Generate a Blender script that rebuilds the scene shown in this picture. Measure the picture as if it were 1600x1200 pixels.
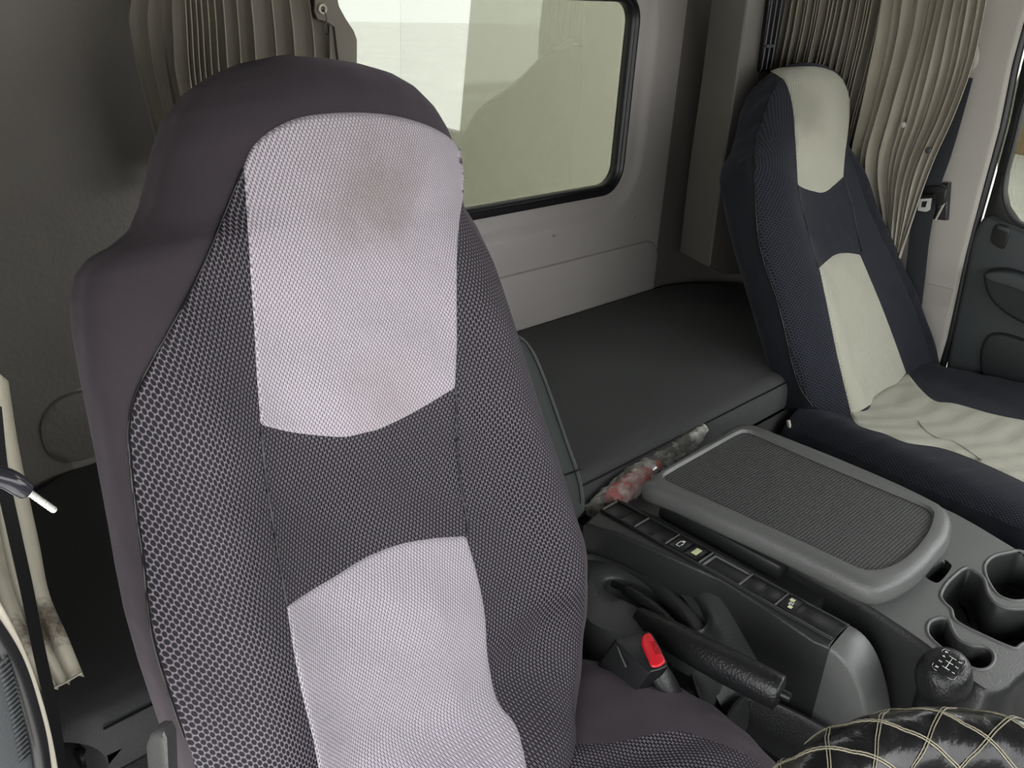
import bpy, bmesh, math, random
import numpy as np
from mathutils import Vector, Matrix
from mathutils.bvhtree import BVHTree
random.seed(7); rng = np.random.RandomState(7)
for o in list(bpy.data.objects): bpy.data.objects.remove(o)
SC = bpy.context.scene; COL = SC.collection

# ------------------------------------------------------------------ camera
M = np.array([[0.7191379288432207, -0.693117367695577, 0.04928441840822761],
              [-0.2621780739041987, -0.33633626579202613, -0.9045112347986397],
              [0.6435085833638642, 0.63754704211676, -0.42359234202851526]])
F = 1350.0; CAM = np.array([0, 0, 1.55])
cd = bpy.data.cameras.new('camera'); cam = bpy.data.objects.new('camera', cd); COL.objects.link(cam)
cd.sensor_width = 36; cd.lens = F/1600*36; cd.clip_start = .01; cd.clip_end = 200
mw = Matrix.Identity(4)
for i in range(3):
    mw[i][0] = M[0][i]; mw[i][1] = -M[1][i]; mw[i][2] = -M[2][i]; mw[i][3] = CAM[i]
cam.matrix_world = mw
SC.camera = cam

# ------------------------------------------------------------------ sky, exposure
SC.view_settings.view_transform = 'Standard'; SC.view_settings.look = 'None'
SC.view_settings.gamma = 1; SC.view_settings.use_curve_mapping = False
SC.view_settings.exposure = 1.2
W = bpy.data.worlds.new('sky'); SC.world = W; W.use_nodes = True
wn = W.node_tree; bgd = wn.nodes['Background']
tc = wn.nodes.new('ShaderNodeTexCoord'); sp = wn.nodes.new('ShaderNodeSeparateXYZ')
cr = wn.nodes.new('ShaderNodeValToRGB')
wn.links.new(tc.outputs['Generated'], sp.inputs[0]); wn.links.new(sp.outputs[2], cr.inputs[0])
cr.color_ramp.elements[0].position = 0.0; cr.color_ramp.elements[0].color = (.86, .86, .85, 1)
cr.color_ramp.elements[1].position = .8; cr.color_ramp.elements[1].color = (.97, .97, 1.0, 1)
wn.links.new(cr.outputs[0], bgd.inputs[0]); bgd.inputs[1].default_value = 2.3
try:
    SC.cycles.max_bounces = 8; SC.cycles.diffuse_bounces = 5; SC.cycles.glossy_bounces = 4
    SC.cycles.transmission_bounces = 6; SC.cycles.transparent_max_bounces = 12
    SC.cycles.use_denoising = True; SC.cycles.sample_clamp_indirect = 6
except Exception: pass

# ------------------------------------------------------------------ helpers
def ray(x, y): return M.T @ np.array([(x-800)/F, (y-600)/F, 1.])
def atz(x, y, z): d = ray(x, y); return CAM+d*(z-CAM[2])/d[2]
def aty(x, y, Y): d = ray(x, y); return CAM+d*(Y-CAM[1])/d[1]
def atx(x, y, X): d = ray(x, y); return CAM+d*(X-CAM[0])/d[0]
def lin(c): return tuple(((v/255)/12.92 if v/255 <= .04045 else ((v/255+.055)/1.055)**2.4) for v in c)
def catmull(P, n=6, closed=False):
    P = [np.array(p, float) for p in P]; out = []; N = len(P)
    rngk = range(N if closed else N-1)
    for k in rngk:
        p1, p2 = P[k], P[(k+1) % N]
        p0 = P[(k-1) % N] if (closed or k > 0) else 2*p1-p2
        p3 = P[(k+2) % N] if (closed or k < N-2) else 2*p2-p1
        for j in range(n):
            t = j/n
            out.append(.5*((2*p1)+(-p0+p2)*t+(2*p0-5*p1+4*p2-p3)*t*t+(-p0+3*p1-3*p2+p3)*t**3))
    if not closed: out.append(P[-1])
    return np.array(out)
def resample(P, n):
    P = np.array(P, float); d = np.r_[0, np.cumsum(np.linalg.norm(np.diff(P, axis=0), axis=1))]
    t = np.linspace(0, d[-1], n)
    return np.stack([np.interp(t, d, P[:, i]) for i in range(P.shape[1])], 1)

def thing(name, label, cat, loc, group=None):
    o = bpy.data.objects.new(name, None); COL.objects.link(o); o.empty_display_size = .05
    o.location = Vector(loc); o['label'] = label; o['category'] = cat
    if group: o['group'] = group
    return o
def tag(o, label, cat, group=None):
    o['label'] = label; o['category'] = cat
    if group: o['group'] = group
    return o
def wpos(o):
    v = Vector(o.location)
    while o.parent: o = o.parent; v += Vector(o.location)
    return v
def mk(name, verts, faces, mat, parent=None, smooth=True, uvs=None, label=None, kind=None, autos=None):
    verts = np.array([tuple(v) for v in verts], float)
    if parent is not None: org = np.array(wpos(parent)); loc = (0, 0, 0)
    else:
        lo, hi = verts.min(0), verts.max(0); org = np.array([(lo[0]+hi[0])/2, (lo[1]+hi[1])/2, lo[2]]); loc = org
    me = bpy.data.meshes.new(name); me.from_pydata([tuple(v) for v in verts-org], [], [tuple(int(i) for i in f) for f in faces]); me.update()
    if uvs is not None:
        ul = me.uv_layers.new(name='UVMap'); li = np.empty(len(me.loops), int); me.loops.foreach_get('vertex_index', li)
        ul.data.foreach_set('uv', np.array(uvs, float)[li].ravel())
    if smooth:
        me.polygons.foreach_set('use_smooth', [True]*len(me.polygons))
        if autos: me.set_sharp_from_angle(angle=math.radians(autos))
    me.materials.append(mat)
    o = bpy.data.objects.new(name, me); COL.objects.link(o); o.location = loc
    if parent is not None: o.parent = parent
    if label: o['label'] = label
    if kind: o['kind'] = kind
    return o
def struct(o): o['kind'] = 'structure'; return o
def fix(bm): bmesh.ops.recalc_face_normals(bm, faces=bm.faces)
def from_bm(name, bm, mat, parent=None, smooth=True, autos=35, **k):
    vs = [v.co.copy() for v in bm.verts]; bm.verts.index_update()
    fs = [[v.index for v in f.verts] for f in bm.faces]; bm.free()
    return mk(name, vs, fs, mat, parent, smooth, autos=autos, **k)
def prism(name, pts, ext, mat, parent=None, bevel=.004, seg=3, both=False, **k):
    """solid from an outline of 3-D points, extruded along ext, bevelled on the front rim"""
    bm = bmesh.new(); vs = [bm.verts.new(tuple(p)) for p in pts]; f = bm.faces.new(vs)
    r = bmesh.ops.extrude_face_region(bm, geom=[f]); nv = [g for g in r['geom'] if isinstance(g, bmesh.types.BMVert)]
    bmesh.ops.translate(bm, verts=nv, vec=Vector(tuple(ext))); fix(bm)
    if bevel > 0:
        es = [e for e in bm.edges if (e.verts[0] in vs and e.verts[1] in vs) or (both and e.verts[0] in nv and e.verts[1] in nv)]
        bmesh.ops.bevel(bm, geom=es, offset=bevel, segments=seg, profile=.5, affect='EDGES', clamp_overlap=True)
    return from_bm(name, bm, mat, parent, **k)
def box(name, c, s, mat, parent=None, bevel=.003, seg=2, rot=None, **k):
    bm = bmesh.new(); bmesh.ops.create_cube(bm, size=1)
    bmesh.ops.scale(bm, vec=Vector(s), verts=bm.verts)
    if bevel > 0: bmesh.ops.bevel(bm, geom=bm.edges[:], offset=min(bevel, min(s)*.45), segments=seg, profile=.5, affect='EDGES')
    if rot is not None: bmesh.ops.transform(bm, matrix=rot.to_4x4(), verts=bm.verts)
    bmesh.ops.translate(bm, vec=Vector(c), verts=bm.verts)
    return from_bm(name, bm, mat, parent, **k)
def tube_geo(path, r, n=10, flat=None, up=(0, 0, 1), caps=True):
    path = np.array(path, float); m = len(path); r = np.broadcast_to(np.array(r, float), (m,))
    T = np.gradient(path, axis=0); T /= np.linalg.norm(T, axis=1)[:, None]+1e-12
    vs = []; prev = None
    for i in range(m):
        u = np.array(up, float) if prev is None else prev
        a = u-T[i]*np.dot(u, T[i])
        if np.linalg.norm(a) < 1e-6: a = np.cross(T[i], [1, 0, .3])
        a /= np.linalg.norm(a); b = np.cross(T[i], a); prev = a
        for k in range(n):
            t = 2*math.pi*k/n
            vs.append(path[i]+r[i]*(math.cos(t)*a*(flat or 1)+math.sin(t)*b))
    fs = [[i*n+k, i*n+(k+1) % n, (i+1)*n+(k+1) % n, (i+1)*n+k] for i in range(m-1) for k in range(n)]
    if caps: fs += [list(range(n))[::-1], [(m-1)*n+k for k in range(n)]]
    return vs, fs
def tube(name, path, r, mat, parent=None, n=10, flat=None, up=(0, 0, 1), **k):
    v, f = tube_geo(path, r, n, flat, up); return mk(name, v, f, mat, parent, autos=60, **k)
def multi(parts):
    V = []; Fc = []
    for v, f in parts:
        b = len(V); V += list(v); Fc += [[i+b for i in q] for q in f]
    return V, Fc
def grid(name, G, mat, parent=None, uv=None, closed=False, **k):
    G = np.array(G); a, b = G.shape[:2]
    fs = [[i*b+j, i*b+(j+1) % b, (i+1)*b+(j+1) % b, (i+1)*b+j] for i in range(a-1) for j in range(b if closed else b-1)]
    return mk(name, G.reshape(-1, 3), fs, mat, parent, uvs=None if uv is None else np.array(uv).reshape(-1, 2), **k)
def thick_grid(name, G, nrm, t, mat, parent=None, uv=None, **k):
    """sheet with real thickness: front grid G, back grid G - nrm*t, closed rim"""
    G = np.array(G); a, b = G.shape[:2]; B = G-np.array(nrm)*t; n = a*b
    fs = [[i*b+j, i*b+j+1, (i+1)*b+j+1, (i+1)*b+j] for i in range(a-1) for j in range(b-1)]
    fs += [[q+n for q in f[::-1]] for f in fs[:]]
    rim = [j for j in range(b)]+[i*b+b-1 for i in range(1, a)]+[(a-1)*b+j for j in range(b-2, -1, -1)]+[i*b for i in range(a-2, 0, -1)]
    fs += [[rim[i], rim[(i+1) % len(rim)], rim[(i+1) % len(rim)]+n, rim[i]+n] for i in range(len(rim))]
    u = None if uv is None else np.concatenate([np.array(uv).reshape(-1, 2)]*2)
    return mk(name, np.concatenate([G.reshape(-1, 3), B.reshape(-1, 3)]), fs, mat, parent, uvs=u, autos=50, **k)
def coons(top, bot, left, right, n, m):
    """top,bot left->right ; left,right top->bottom (pixel polylines)"""
    T, B = resample(top, m), resample(bot, m); L, R = resample(left, n), resample(right, n)
    u = np.linspace(0, 1, m)[None, :, None]; v = np.linspace(0, 1, n)[:, None, None]
    return (1-v)*T[None]+v*B[None]+(1-u)*L[:, None]+u*R[:, None]-((1-u)*(1-v)*T[0]+u*(1-v)*T[-1]+(1-u)*v*B[0]+u*v*B[-1])

# ------------------------------------------------------------------ materials
def new_mat(name):
    m = bpy.data.materials.new(name); m.use_nodes = True; return m, m.node_tree, m.node_tree.nodes['Principled BSDF']
def nd(nt, t, **k):
    n = nt.nodes.new(t)
    for a, b in k.items(): setattr(n, a, b)
    return n
def mth(nt, op, a, b=None, c=None):
    n = nd(nt, 'ShaderNodeMath', operation=op)
    for i, v in enumerate((a, b, c)):
        if v is None: continue
        if isinstance(v, (int, float)): n.inputs[i].default_value = v
        else: nt.links.new(v, n.inputs[i])
    return n.outputs[0]
def mixc(nt, fac, a, b):
    n = nd(nt, 'ShaderNodeMix', data_type='RGBA')
    if isinstance(fac, (int, float)): n.inputs[0].default_value = fac
    else: nt.links.new(fac, n.inputs[0])
    for i, v in ((6, a), (7, b)):
        if isinstance(v, tuple): n.inputs[i].default_value = (*v[:3], 1)
        else: nt.links.new(v, n.inputs[i])
    return n.outputs[2]
def noise(nt, scale, detail=3, coord='Object', rough=.5):
    t = nd(nt, 'ShaderNodeTexCoord'); n = nd(nt, 'ShaderNodeTexNoise'); nt.links.new(t.outputs[coord], n.inputs['Vector'])
    n.inputs['Scale'].default_value = scale; n.inputs['Detail'].default_value = detail; n.inputs['Roughness'].default_value = rough
    return n.outputs['Fac']
def bump(nt, h, dist=.001, strength=.5):
    b = nd(nt, 'ShaderNodeBump'); b.inputs['Distance'].default_value = dist; b.inputs['Strength'].default_value = strength
    nt.links.new(h, b.inputs['Height']); return b.outputs[0]
def plastic(name, c, rough=.5, grain=600, depth=.0004, var=.12, spec=.5, strength=.4, coat=0):
    m, nt, p = new_mat(name); c = lin(c)
    f = noise(nt, 9, 4)
    nt.links.new(mixc(nt, f, tuple(v*(1-var) for v in c), tuple(v*(1+var) for v in c)), p.inputs['Base Color'])
    p.inputs['Roughness'].default_value = rough; p.inputs['Specular IOR Level'].default_value = spec
    if coat: p.inputs['Coat Weight'].default_value = coat; p.inputs['Coat Roughness'].default_value = .15
    if depth: nt.links.new(bump(nt, noise(nt, grain, 2), depth, strength), p.inputs['Normal'])
    return m
def cloth(name, c, grain=900, sheen=.3, var=.15, rough=.9, depth=.0006, tint=None, wr=0):
    m, nt, p = new_mat(name); c = lin(c)
    f = noise(nt, 7, 5); g = noise(nt, grain, 2)
    k = mixc(nt, f, tuple(v*(1-var) for v in c), tuple(v*(1+var) for v in c))
    k2 = nd(nt, 'ShaderNodeMix', data_type='RGBA', blend_type='MULTIPLY'); k2.inputs[0].default_value = .5
    nt.links.new(k, k2.inputs[6]); nt.links.new(g, k2.inputs[7])
    nt.links.new(k2.outputs[2], p.inputs['Base Color'])
    p.inputs['Roughness'].default_value = rough; p.inputs['Sheen Weight'].default_value = sheen
    p.inputs['Sheen Roughness'].default_value = .5; p.inputs['Specular IOR Level'].default_value = .25
    if tint: p.inputs['Sheen Tint'].default_value = (*lin(tint), 1)
    b1 = bump(nt, g, depth, .5)
    if wr:
        b2 = nd(nt, 'ShaderNodeBump'); b2.inputs['Distance'].default_value = wr; b2.inputs['Strength'].default_value = 1
        nt.links.new(noise(nt, 9, 2), b2.inputs['Height']); nt.links.new(b1, b2.inputs['Normal']); b1 = b2.outputs[0]
    nt.links.new(b1, p.inputs['Normal'])
    return m
def net(name, thread, hole, px, py, r0, r1, stain=None, sheen=.3, vary=.1, ell=.62):
    """knitted spacer mesh: staggered oval holes laid out in metres in the UV map"""
    m, nt, p = new_mat(name)
    uv = nd(nt, 'ShaderNodeUVMap'); s = nd(nt, 'ShaderNodeSeparateXYZ'); nt.links.new(uv.outputs[0], s.inputs[0])
    nz = noise(nt, 25, 3)
    wob = mth(nt, 'MULTIPLY', mth(nt, 'SUBTRACT', nz, .5), .8)
    X = mth(nt, 'ADD', mth(nt, 'DIVIDE', s.outputs[0], px), wob); Y = mth(nt, 'DIVIDE', s.outputs[1], py)
    def cell(off):
        a = mth(nt, 'SUBTRACT', mth(nt, 'FRACT', mth(nt, 'ADD', X, off+50)), .5)
        b = mth(nt, 'SUBTRACT', mth(nt, 'FRACT', mth(nt, 'ADD', Y, off+50)), .5)
        a2 = mth(nt, 'MULTIPLY', a, a); b = mth(nt, 'MULTIPLY', b, ell); b2 = mth(nt, 'MULTIPLY', b, b)
        return mth(nt, 'SQRT', mth(nt, 'ADD', a2, b2))
    d = mth(nt, 'MINIMUM', cell(0.0), cell(.5))
    mr = nd(nt, 'ShaderNodeMapRange', interpolation_type='SMOOTHSTEP'); nt.links.new(d, mr.inputs[0])
    mr.inputs[1].default_value = r0; mr.inputs[2].default_value = r1
    h = mr.outputs[0]
    th, ho = lin(thread), lin(hole)
    v = noise(nt, 14, 4)
    tcol = mixc(nt, v, tuple(q*(1-vary) for q in th), tuple(q*(1+vary) for q in th))
    fine = noise(nt, 1500, 1)
    tcol = mixc(nt, mth(nt, 'MULTIPLY', fine, .35), tcol, ho)
    if stain:
        for (cx, cy, cz), rad, col, amt in stain:
            g = nd(nt, 'ShaderNodeNewGeometry'); vm = nd(nt, 'ShaderNodeVectorMath', operation='DISTANCE')
            nt.links.new(g.outputs['Position'], vm.inputs[0]); vm.inputs[1].default_value = (cx, cy, cz)
            dd = mth(nt, 'ADD', vm.outputs['Value'], mth(nt, 'MULTIPLY', mth(nt, 'SUBTRACT', noise(nt, 22, 4), .5), rad*.8))
            q = nd(nt, 'ShaderNodeMapRange', interpolation_type='SMOOTHSTEP'); nt.links.new(dd, q.inputs[0])
            q.inputs[1].default_value = rad*.15; q.inputs[2].default_value = rad; q.inputs[3].default_value = amt; q.inputs[4].default_value = 0
            tcol = mixc(nt, q.outputs[0], tcol, lin(col))
    nt.links.new(mixc(nt, h, ho, tcol), p.inputs['Base Color'])
    p.inputs['Roughness'].default_value = .75; p.inputs['Sheen Weight'].default_value = sheen; p.inputs['Specular IOR Level'].default_value = .3
    nt.links.new(bump(nt, h, .0015, .6), p.inputs['Normal'])
    return m
def metal(name, c, rough=.25):
    m, nt, p = new_mat(name); p.inputs['Base Color'].default_value = (*lin(c), 1); p.inputs['Metallic'].default_value = 1
    nt.links.new(mth(nt, 'ADD', mth(nt, 'MULTIPLY', noise(nt, 60, 3), .2), rough-.1), p.inputs['Roughness']); return m

MW = plastic('grey_cab_panel', (154, 150, 146), .5, 350, .0006, .05)
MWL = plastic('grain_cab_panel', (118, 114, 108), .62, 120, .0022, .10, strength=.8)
MCOR = plastic('shaded_corner_panel', (98, 95, 90), .6, 400, .0004, .05)  # darker version of the cab panel grey: corner shade put into the colour
MSAT = plastic('satin_metal', (205, 205, 200), .3, 300, 0, .03, spec=.8)
MPIL = plastic('warm_grey_pillar', (172, 168, 160), .5, 500, .0003, .04)
MROOF = cloth('headliner', (70, 69, 66))
MRUB = plastic('black_rubber', (22, 23, 24), .38, 300, .0002)
MDOOR = plastic('charcoal_door', (62, 66, 68), .5, 500, .0005, .08)
MDOORD = plastic('dark_door_insert', (40, 43, 45), .45, 400, .0005, .08)
MCON = plastic('console_black', (48, 49, 49), .36, 380, .0009, .06, strength=.55)
MCONM = plastic('console_mid_grey', (68, 70, 69), .38, 380, .0009, .06, strength=.55)
MCONL = plastic('console_charcoal', (100, 102, 100), .40, 380, .0010, .05, strength=.6)
MSW = plastic('switch_black', (30, 31, 32), .35, 300, .0006, .1)
MLEA = plastic('lever_leather', (30, 31, 32), .36, 260, .0014, .1, strength=.8)
MBED = cloth('bed_fabric', (76, 77, 77), 700, .1, .05, tint=(150, 160, 150))
MBEDD = cloth('bed_side', (76, 79, 77), 700, .15, .1)
MCARP = cloth('carpet', (44, 44, 45), 350, .2, .4, depth=.004)
MCURE = cloth('curtain_edge', (196, 188, 168), 1200, .2, .05)
MCUR = cloth('curtain_cloth', (182, 176, 160), 1200, .2, .05)
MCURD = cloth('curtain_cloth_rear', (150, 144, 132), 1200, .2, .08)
MSPX = cloth('mauve_stretch_cover', (66, 60, 65), 1400, .3, .06, tint=(190, 180, 190), wr=.010)
MSPXP = cloth('black_stretch_cover', (34, 36, 42), 1200, .35, .15, tint=(120, 125, 140), wr=.03)
MARM = cloth('armrest_cloth', (66, 72, 70), 600, .2, .1)
MBELT = cloth('belt_webbing', (52, 56, 60), 900, .3, .05)
MRED = plastic('red_button', (214, 30, 44), .35, 300, 0, .03)
MCHR = metal('chrome', (215, 215, 215), .2)
MWHITE = plastic('white_mark', (225, 228, 220), .5, 300, 0, .02)
MIVORY = plastic('ivory_trim', (214, 208, 190), .5, 400, .0002, .04)

# ------------------------------------------------------------------ outside
def ground():
    m, nt, p = new_mat('pale_yard'); f = noise(nt, .8, 6)
    nt.links.new(mixc(nt, f, lin((200, 198, 190)), lin((232, 230, 224))), p.inputs['Base Color']); p.inputs['Roughness'].default_value = .9
    g = [[(-40+80*i/8, -40+80*j/8, -1.0+.02*math.sin(i*3+j)) for j in range(9)] for i in range(9)]
    struct(grid('ground', g, m))
ground()
def yard_shed():
    t = thing('yard_building', 'brown and grey shed seen through the passenger side window', 'building', (20, 8.0, -1))
    m = plastic('brown_wall', (150, 128, 100), .8, 30, 0, .2); m2 = plastic('grey_sheet', (150, 152, 152), .7, 20, 0, .1)
    box('wall', (20, 8.0, .8), (2, 14, 3.6), m2, t); box('roof', (20, 8, 2.8), (2.6, 15, .4), m, t)
    box('doorway', (18.9, 6.2, .1), (.2, 2.2, 2.2), m, t)
yard_shed()
# white box body of the truck behind the cab
SX = aty(626, 38, 2.495)[0]
m_body = plastic('cream_body', (222, 220, 204), .3, 40, .0002, .03)
bt = thing('truck_body', 'cream white truck body panel with rivets seen through rear window', 'truck body', (1.4, 2.5, 0))
for (x0, x1) in ((-.6, SX-.0015), (SX+.0015, 3.9)):
    box('body_panel', ((x0+x1)/2, 2.52, .9), (x1-x0, .05, 2.4), m_body, bt, .002)
pr = [aty(633, y, 2.495) for y in (-5, 38, 79)]
dz = pr[1][2]-pr[2][2]
for k in range(-3, 8):
    c = np.array([pr[1][0], 2.495, pr[1][2]-k*dz]); bm = bmesh.new()
    bmesh.ops.create_uvsphere(bm, u_segments=12, v_segments=8, radius=.0095); bmesh.ops.scale(bm, vec=Vector((1, .5, 1)), verts=bm.verts)
    bmesh.ops.translate(bm, vec=Vector(c), verts=bm.verts); from_bm('rivet', bm, m_body, bt)

# ------------------------------------------------------------------ cab shell
WY = 1.44
def rrect(x0, x1, z0, z1, r, n=8):
    out = []
    for cx, cz, a0 in ((x1-r, z1-r, 0), (x0+r, z1-r, 90), (x0+r, z0+r, 180), (x1-r, z0+r, 270)):
        for i in range(n+1):
            a = math.radians(a0+90*i/n); out.append((cx+r*math.cos(a), cz+r*math.sin(a)))
    return out
wx0, wx1, wz0, wz1 = .50, 1.825, 1.068, 1.515
def skew(x, z): return x+(z-1.07)*.012
def loop(off, Y, r):
    return [(skew(x, z), Y, z) for x, z in rrect(wx0-off, wx1+off, wz0-off, wz1+off, r+off)]
def outer(L, x0, x1, z0, z1, Y):
    cx, cz = (wx0+wx1)/2, (wz0+wz1)/2; out = []
    for x, y, z in L:
        dx, dz_ = x-cx, z-cz; t = 1e9
        if dx > 1e-6: t = min(t, (x1-cx)/dx)
        if dx < -1e-6: t = min(t, (x0-cx)/dx)
        if dz_ > 1e-6: t = min(t, (z1-cz)/dz_)
        if dz_ < -1e-6: t = min(t, (z0-cz)/dz_)
        out.append((cx+dx*t, Y, cz+dz_*t))
    return out
L = [loop(.018, 1.49, .055), loop(.02, 1.468, .055), loop(.028, 1.462, .055), loop(.05, 1.457, .06), loop(.066, 1.452, .065), loop(.076, 1.443, .07), loop(.09, WY, .08)]
Lo = L+[outer(L[-1], -.3, 2.02, .0, 2.1, WY)]
nl = len(L[0]); vs = [p for l in Lo for p in l]
fs = [[i*nl+k, i*nl+(k+1) % nl, (i+1)*nl+(k+1) % nl, (i+1)*nl+k] for i in range(len(Lo)-1) for k in range(nl)]
wb = struct(mk('wall_back', vs, fs, MW, autos=40))
# window: gasket and pane
win = thing('window_1', 'x', 'window', (1.15, 1.47, 1.06)); del win['label'], win['category']; win['kind'] = 'structure'
gl, nt, p = new_mat('tinted_glass')
p.inputs['Base Color'].default_value = (.90, .97, .93, 1); p.inputs['Roughness'].default_value = 0.0
gls = nd(nt, 'ShaderNodeBsdfGlossy'); gls.inputs['Roughness'].default_value = .015; gls.inputs['Color'].default_value = (.95, 1, .97, 1)
trn = nd(nt, 'ShaderNodeBsdfTransparent'); trn.inputs['Color'].default_value = (.41, .42, .385, 1)
fr = nd(nt, 'ShaderNodeLayerWeight'); fr.inputs['Blend'].default_value = .5; mx = nd(nt, 'ShaderNodeMixShader')
nt.links.new(mth(nt, 'MULTIPLY_ADD', mth(nt, 'POWER', fr.outputs['Facing'], 4.5), .9, .14), mx.inputs[0]); nt.links.new(trn.outputs[0], mx.inputs[1]); nt.links.new(gls.outputs[0], mx.inputs[2])
nt.links.new(mx.outputs[0], nt.nodes['Material Output'].inputs['Surface'])
prism('pane', [(x, 1.478, z) for x, y, z in loop(.012, 0, .05)], (0, .004, 0), gl, win, 0)
def ring_sweep(name, loops, mat, parent):
    n = len(loops[0]); m = len(loops); v = [p for l in loops for p in l]
    f = [[i*n+k, i*n+(k+1) % n, ((i+1) % m)*n+(k+1) % n, ((i+1) % m)*n+k] for i in range(m) for k in range(n)]
    return mk(name, v, f, mat, parent, autos=50)
ring_sweep('gasket', [loop(-.002, 1.474, .05), loop(.0, 1.462, .05), loop(.006, 1.458, .05), loop(.010, 1.461, .05), loop(.013, 1.461, .05), loop(.018, 1.455, .05), loop(.024, 1.456, .05), loop(.026, 1.464, .05), loop(.024, 1.485, .05), loop(0, 1.485, .05)], MRUB, win)
# lower padded panel on the back wall with rounded ends
def panel(x0, x1, z0, z1, r, Y, d, mat, name, parent=None, rim=.01):
    lo = [[(x, Y, z) for x, z in rrect(x0, x1, z0, z1, r)], [(x, Y-d*.75, z) for x, z in rrect(x0+rim*.25, x1-rim*.25, z0+rim*.25, z1-rim*.25, r)],
          [(x, Y-d, z) for x, z in rrect(x0+rim, x1-rim, z0+rim, z1-rim, r*.9)]]
    v = [p for l in lo for p in l]; n = len(lo[0])
    f = [[i*n+k, i*n+(k+1) % n, (i+1)*n+(k+1) % n, (i+1)*n+k] for i in range(2) for k in range(n)]+[[2*n+k for k in range(n)]]
    return mk(name, v, f, mat, parent, autos=50)
struct(panel(.36, 2.02, .60, .897, .06, WY, .009, MW, 'trim_1'))
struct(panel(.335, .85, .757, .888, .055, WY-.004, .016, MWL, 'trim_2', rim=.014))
for q in ((866, 368), (991, 338)):
    c = aty(*q, WY-.002); s = thing('wall_screw', 'small grey screw head on back wall '+('left, below middle of rear window' if q[0] < 900 else 'right, below rear window corner'), 'screw', c)
    bm = bmesh.new(); bmesh.ops.create_cone(bm, segments=16, radius1=.006, radius2=.0045, depth=.003, cap_ends=True)
    bmesh.ops.rotate(bm, matrix=Matrix.Rotation(math.pi/2, 3, 'X'), verts=bm.verts); bmesh.ops.translate(bm, vec=Vector(c), verts=bm.verts); from_bm('screw_head', bm, MW, s)
    box('slot', c+np.array([0, -.0018, 0]), (.007, .001, .0014), MRUB, s, 0)
# curved corner into passenger side wall
prof = catmull([(2.02, WY), (2.1, 1.437), (2.2, 1.41), (2.29, 1.35), (2.34, 1.26), (2.36, 1.15), (2.37, 1.06)], 8)
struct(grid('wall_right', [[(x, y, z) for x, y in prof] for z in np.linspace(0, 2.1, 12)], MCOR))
# left end of back wall: curved into driver side wall
prof = catmull([(.62, WY-.004), (.45, WY-.006), (.30, 1.42), (.2, 1.36), (.13, 1.26), (.10, 1.1), (.09, .95)], 8)
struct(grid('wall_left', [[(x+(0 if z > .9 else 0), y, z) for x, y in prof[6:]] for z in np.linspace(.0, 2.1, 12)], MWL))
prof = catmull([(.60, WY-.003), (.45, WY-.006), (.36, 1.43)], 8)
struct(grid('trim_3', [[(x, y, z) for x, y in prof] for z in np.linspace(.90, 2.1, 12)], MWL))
struct(box('ceiling', (1.2, .45, 1.97), (2.7, 2.1, .04), MROOF, bevel=0))
struct(box('blocker_header_left', (-.12, .20, 1.72), (.06, 1.7, .50), MROOF, bevel=.01)); struct(box('blocker_header_right', (2.44, .0, 1.84), (.06, 1.3, .24), MROOF, bevel=.01))  # unseen side headers, added to block light on headrest and far corner
struct(box('blocker_header_front', (1.2, -.62, 1.80), (2.6, .06, .36), MROOF, bevel=.01))  # unseen windshield header, lowered so less sky reaches the headrest
struct(box('blocker_pillar', (.02, .88, .97), (.05, .40, 1.96), MWL, bevel=.01)); struct(box('door_2', (2.46, -.1, .48), (.05, 1.2, .96), MDOOR, bevel=.01))  # unseen pillar panel and lower door, added to cut light on the walls
struct(box('floor', (1.2, .45, .0), (2.4, 2.1, .04), MCARP, bevel=0))
struct(box('wall_front', (1.2, -.75, .5), (2.5, .1, 1.05), MCON, bevel=.02)); struct(box('blocker_dash', (1.25, -.52, .78), (2.3, .36, .42), MCON, bevel=.06, seg=4))  # unseen front wall for bounce; dashboard block added to cut wheel reflections
# vertical pillar cover beside the back wall corner
P = [aty(x, y, 1.22) for x, y in ((1172, -30), (1215, -30), (1188, 120), (1170, 430), (1133, 430), (1108, 418), (1126, 280), (1150, 130))]
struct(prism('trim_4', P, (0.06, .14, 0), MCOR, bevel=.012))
# black louvred vent near the ceiling
vt = thing('air_vent', 'black slatted air vent beside the rear corner, left of pleated curtain', 'vent', aty(1200, 80, 1.19))
P = [aty(x, y, 1.205) for x, y in ((1205, -20), (1232, -20), (1208, 112), (1188, 112))]
prism('vent_frame', P, (.01, .02, 0), MRUB, vt, .002)
for k in range(3):
    a = aty(1209+8*k, -20, 1.2); b = aty(1190+7*k, 108, 1.2); tube('louvre', [a, b], .003, MSW, vt, 8)
box('cross_bar', aty(1203, 72, 1.195), (.035, .006, .008), MDOOR, vt, .001)

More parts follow.
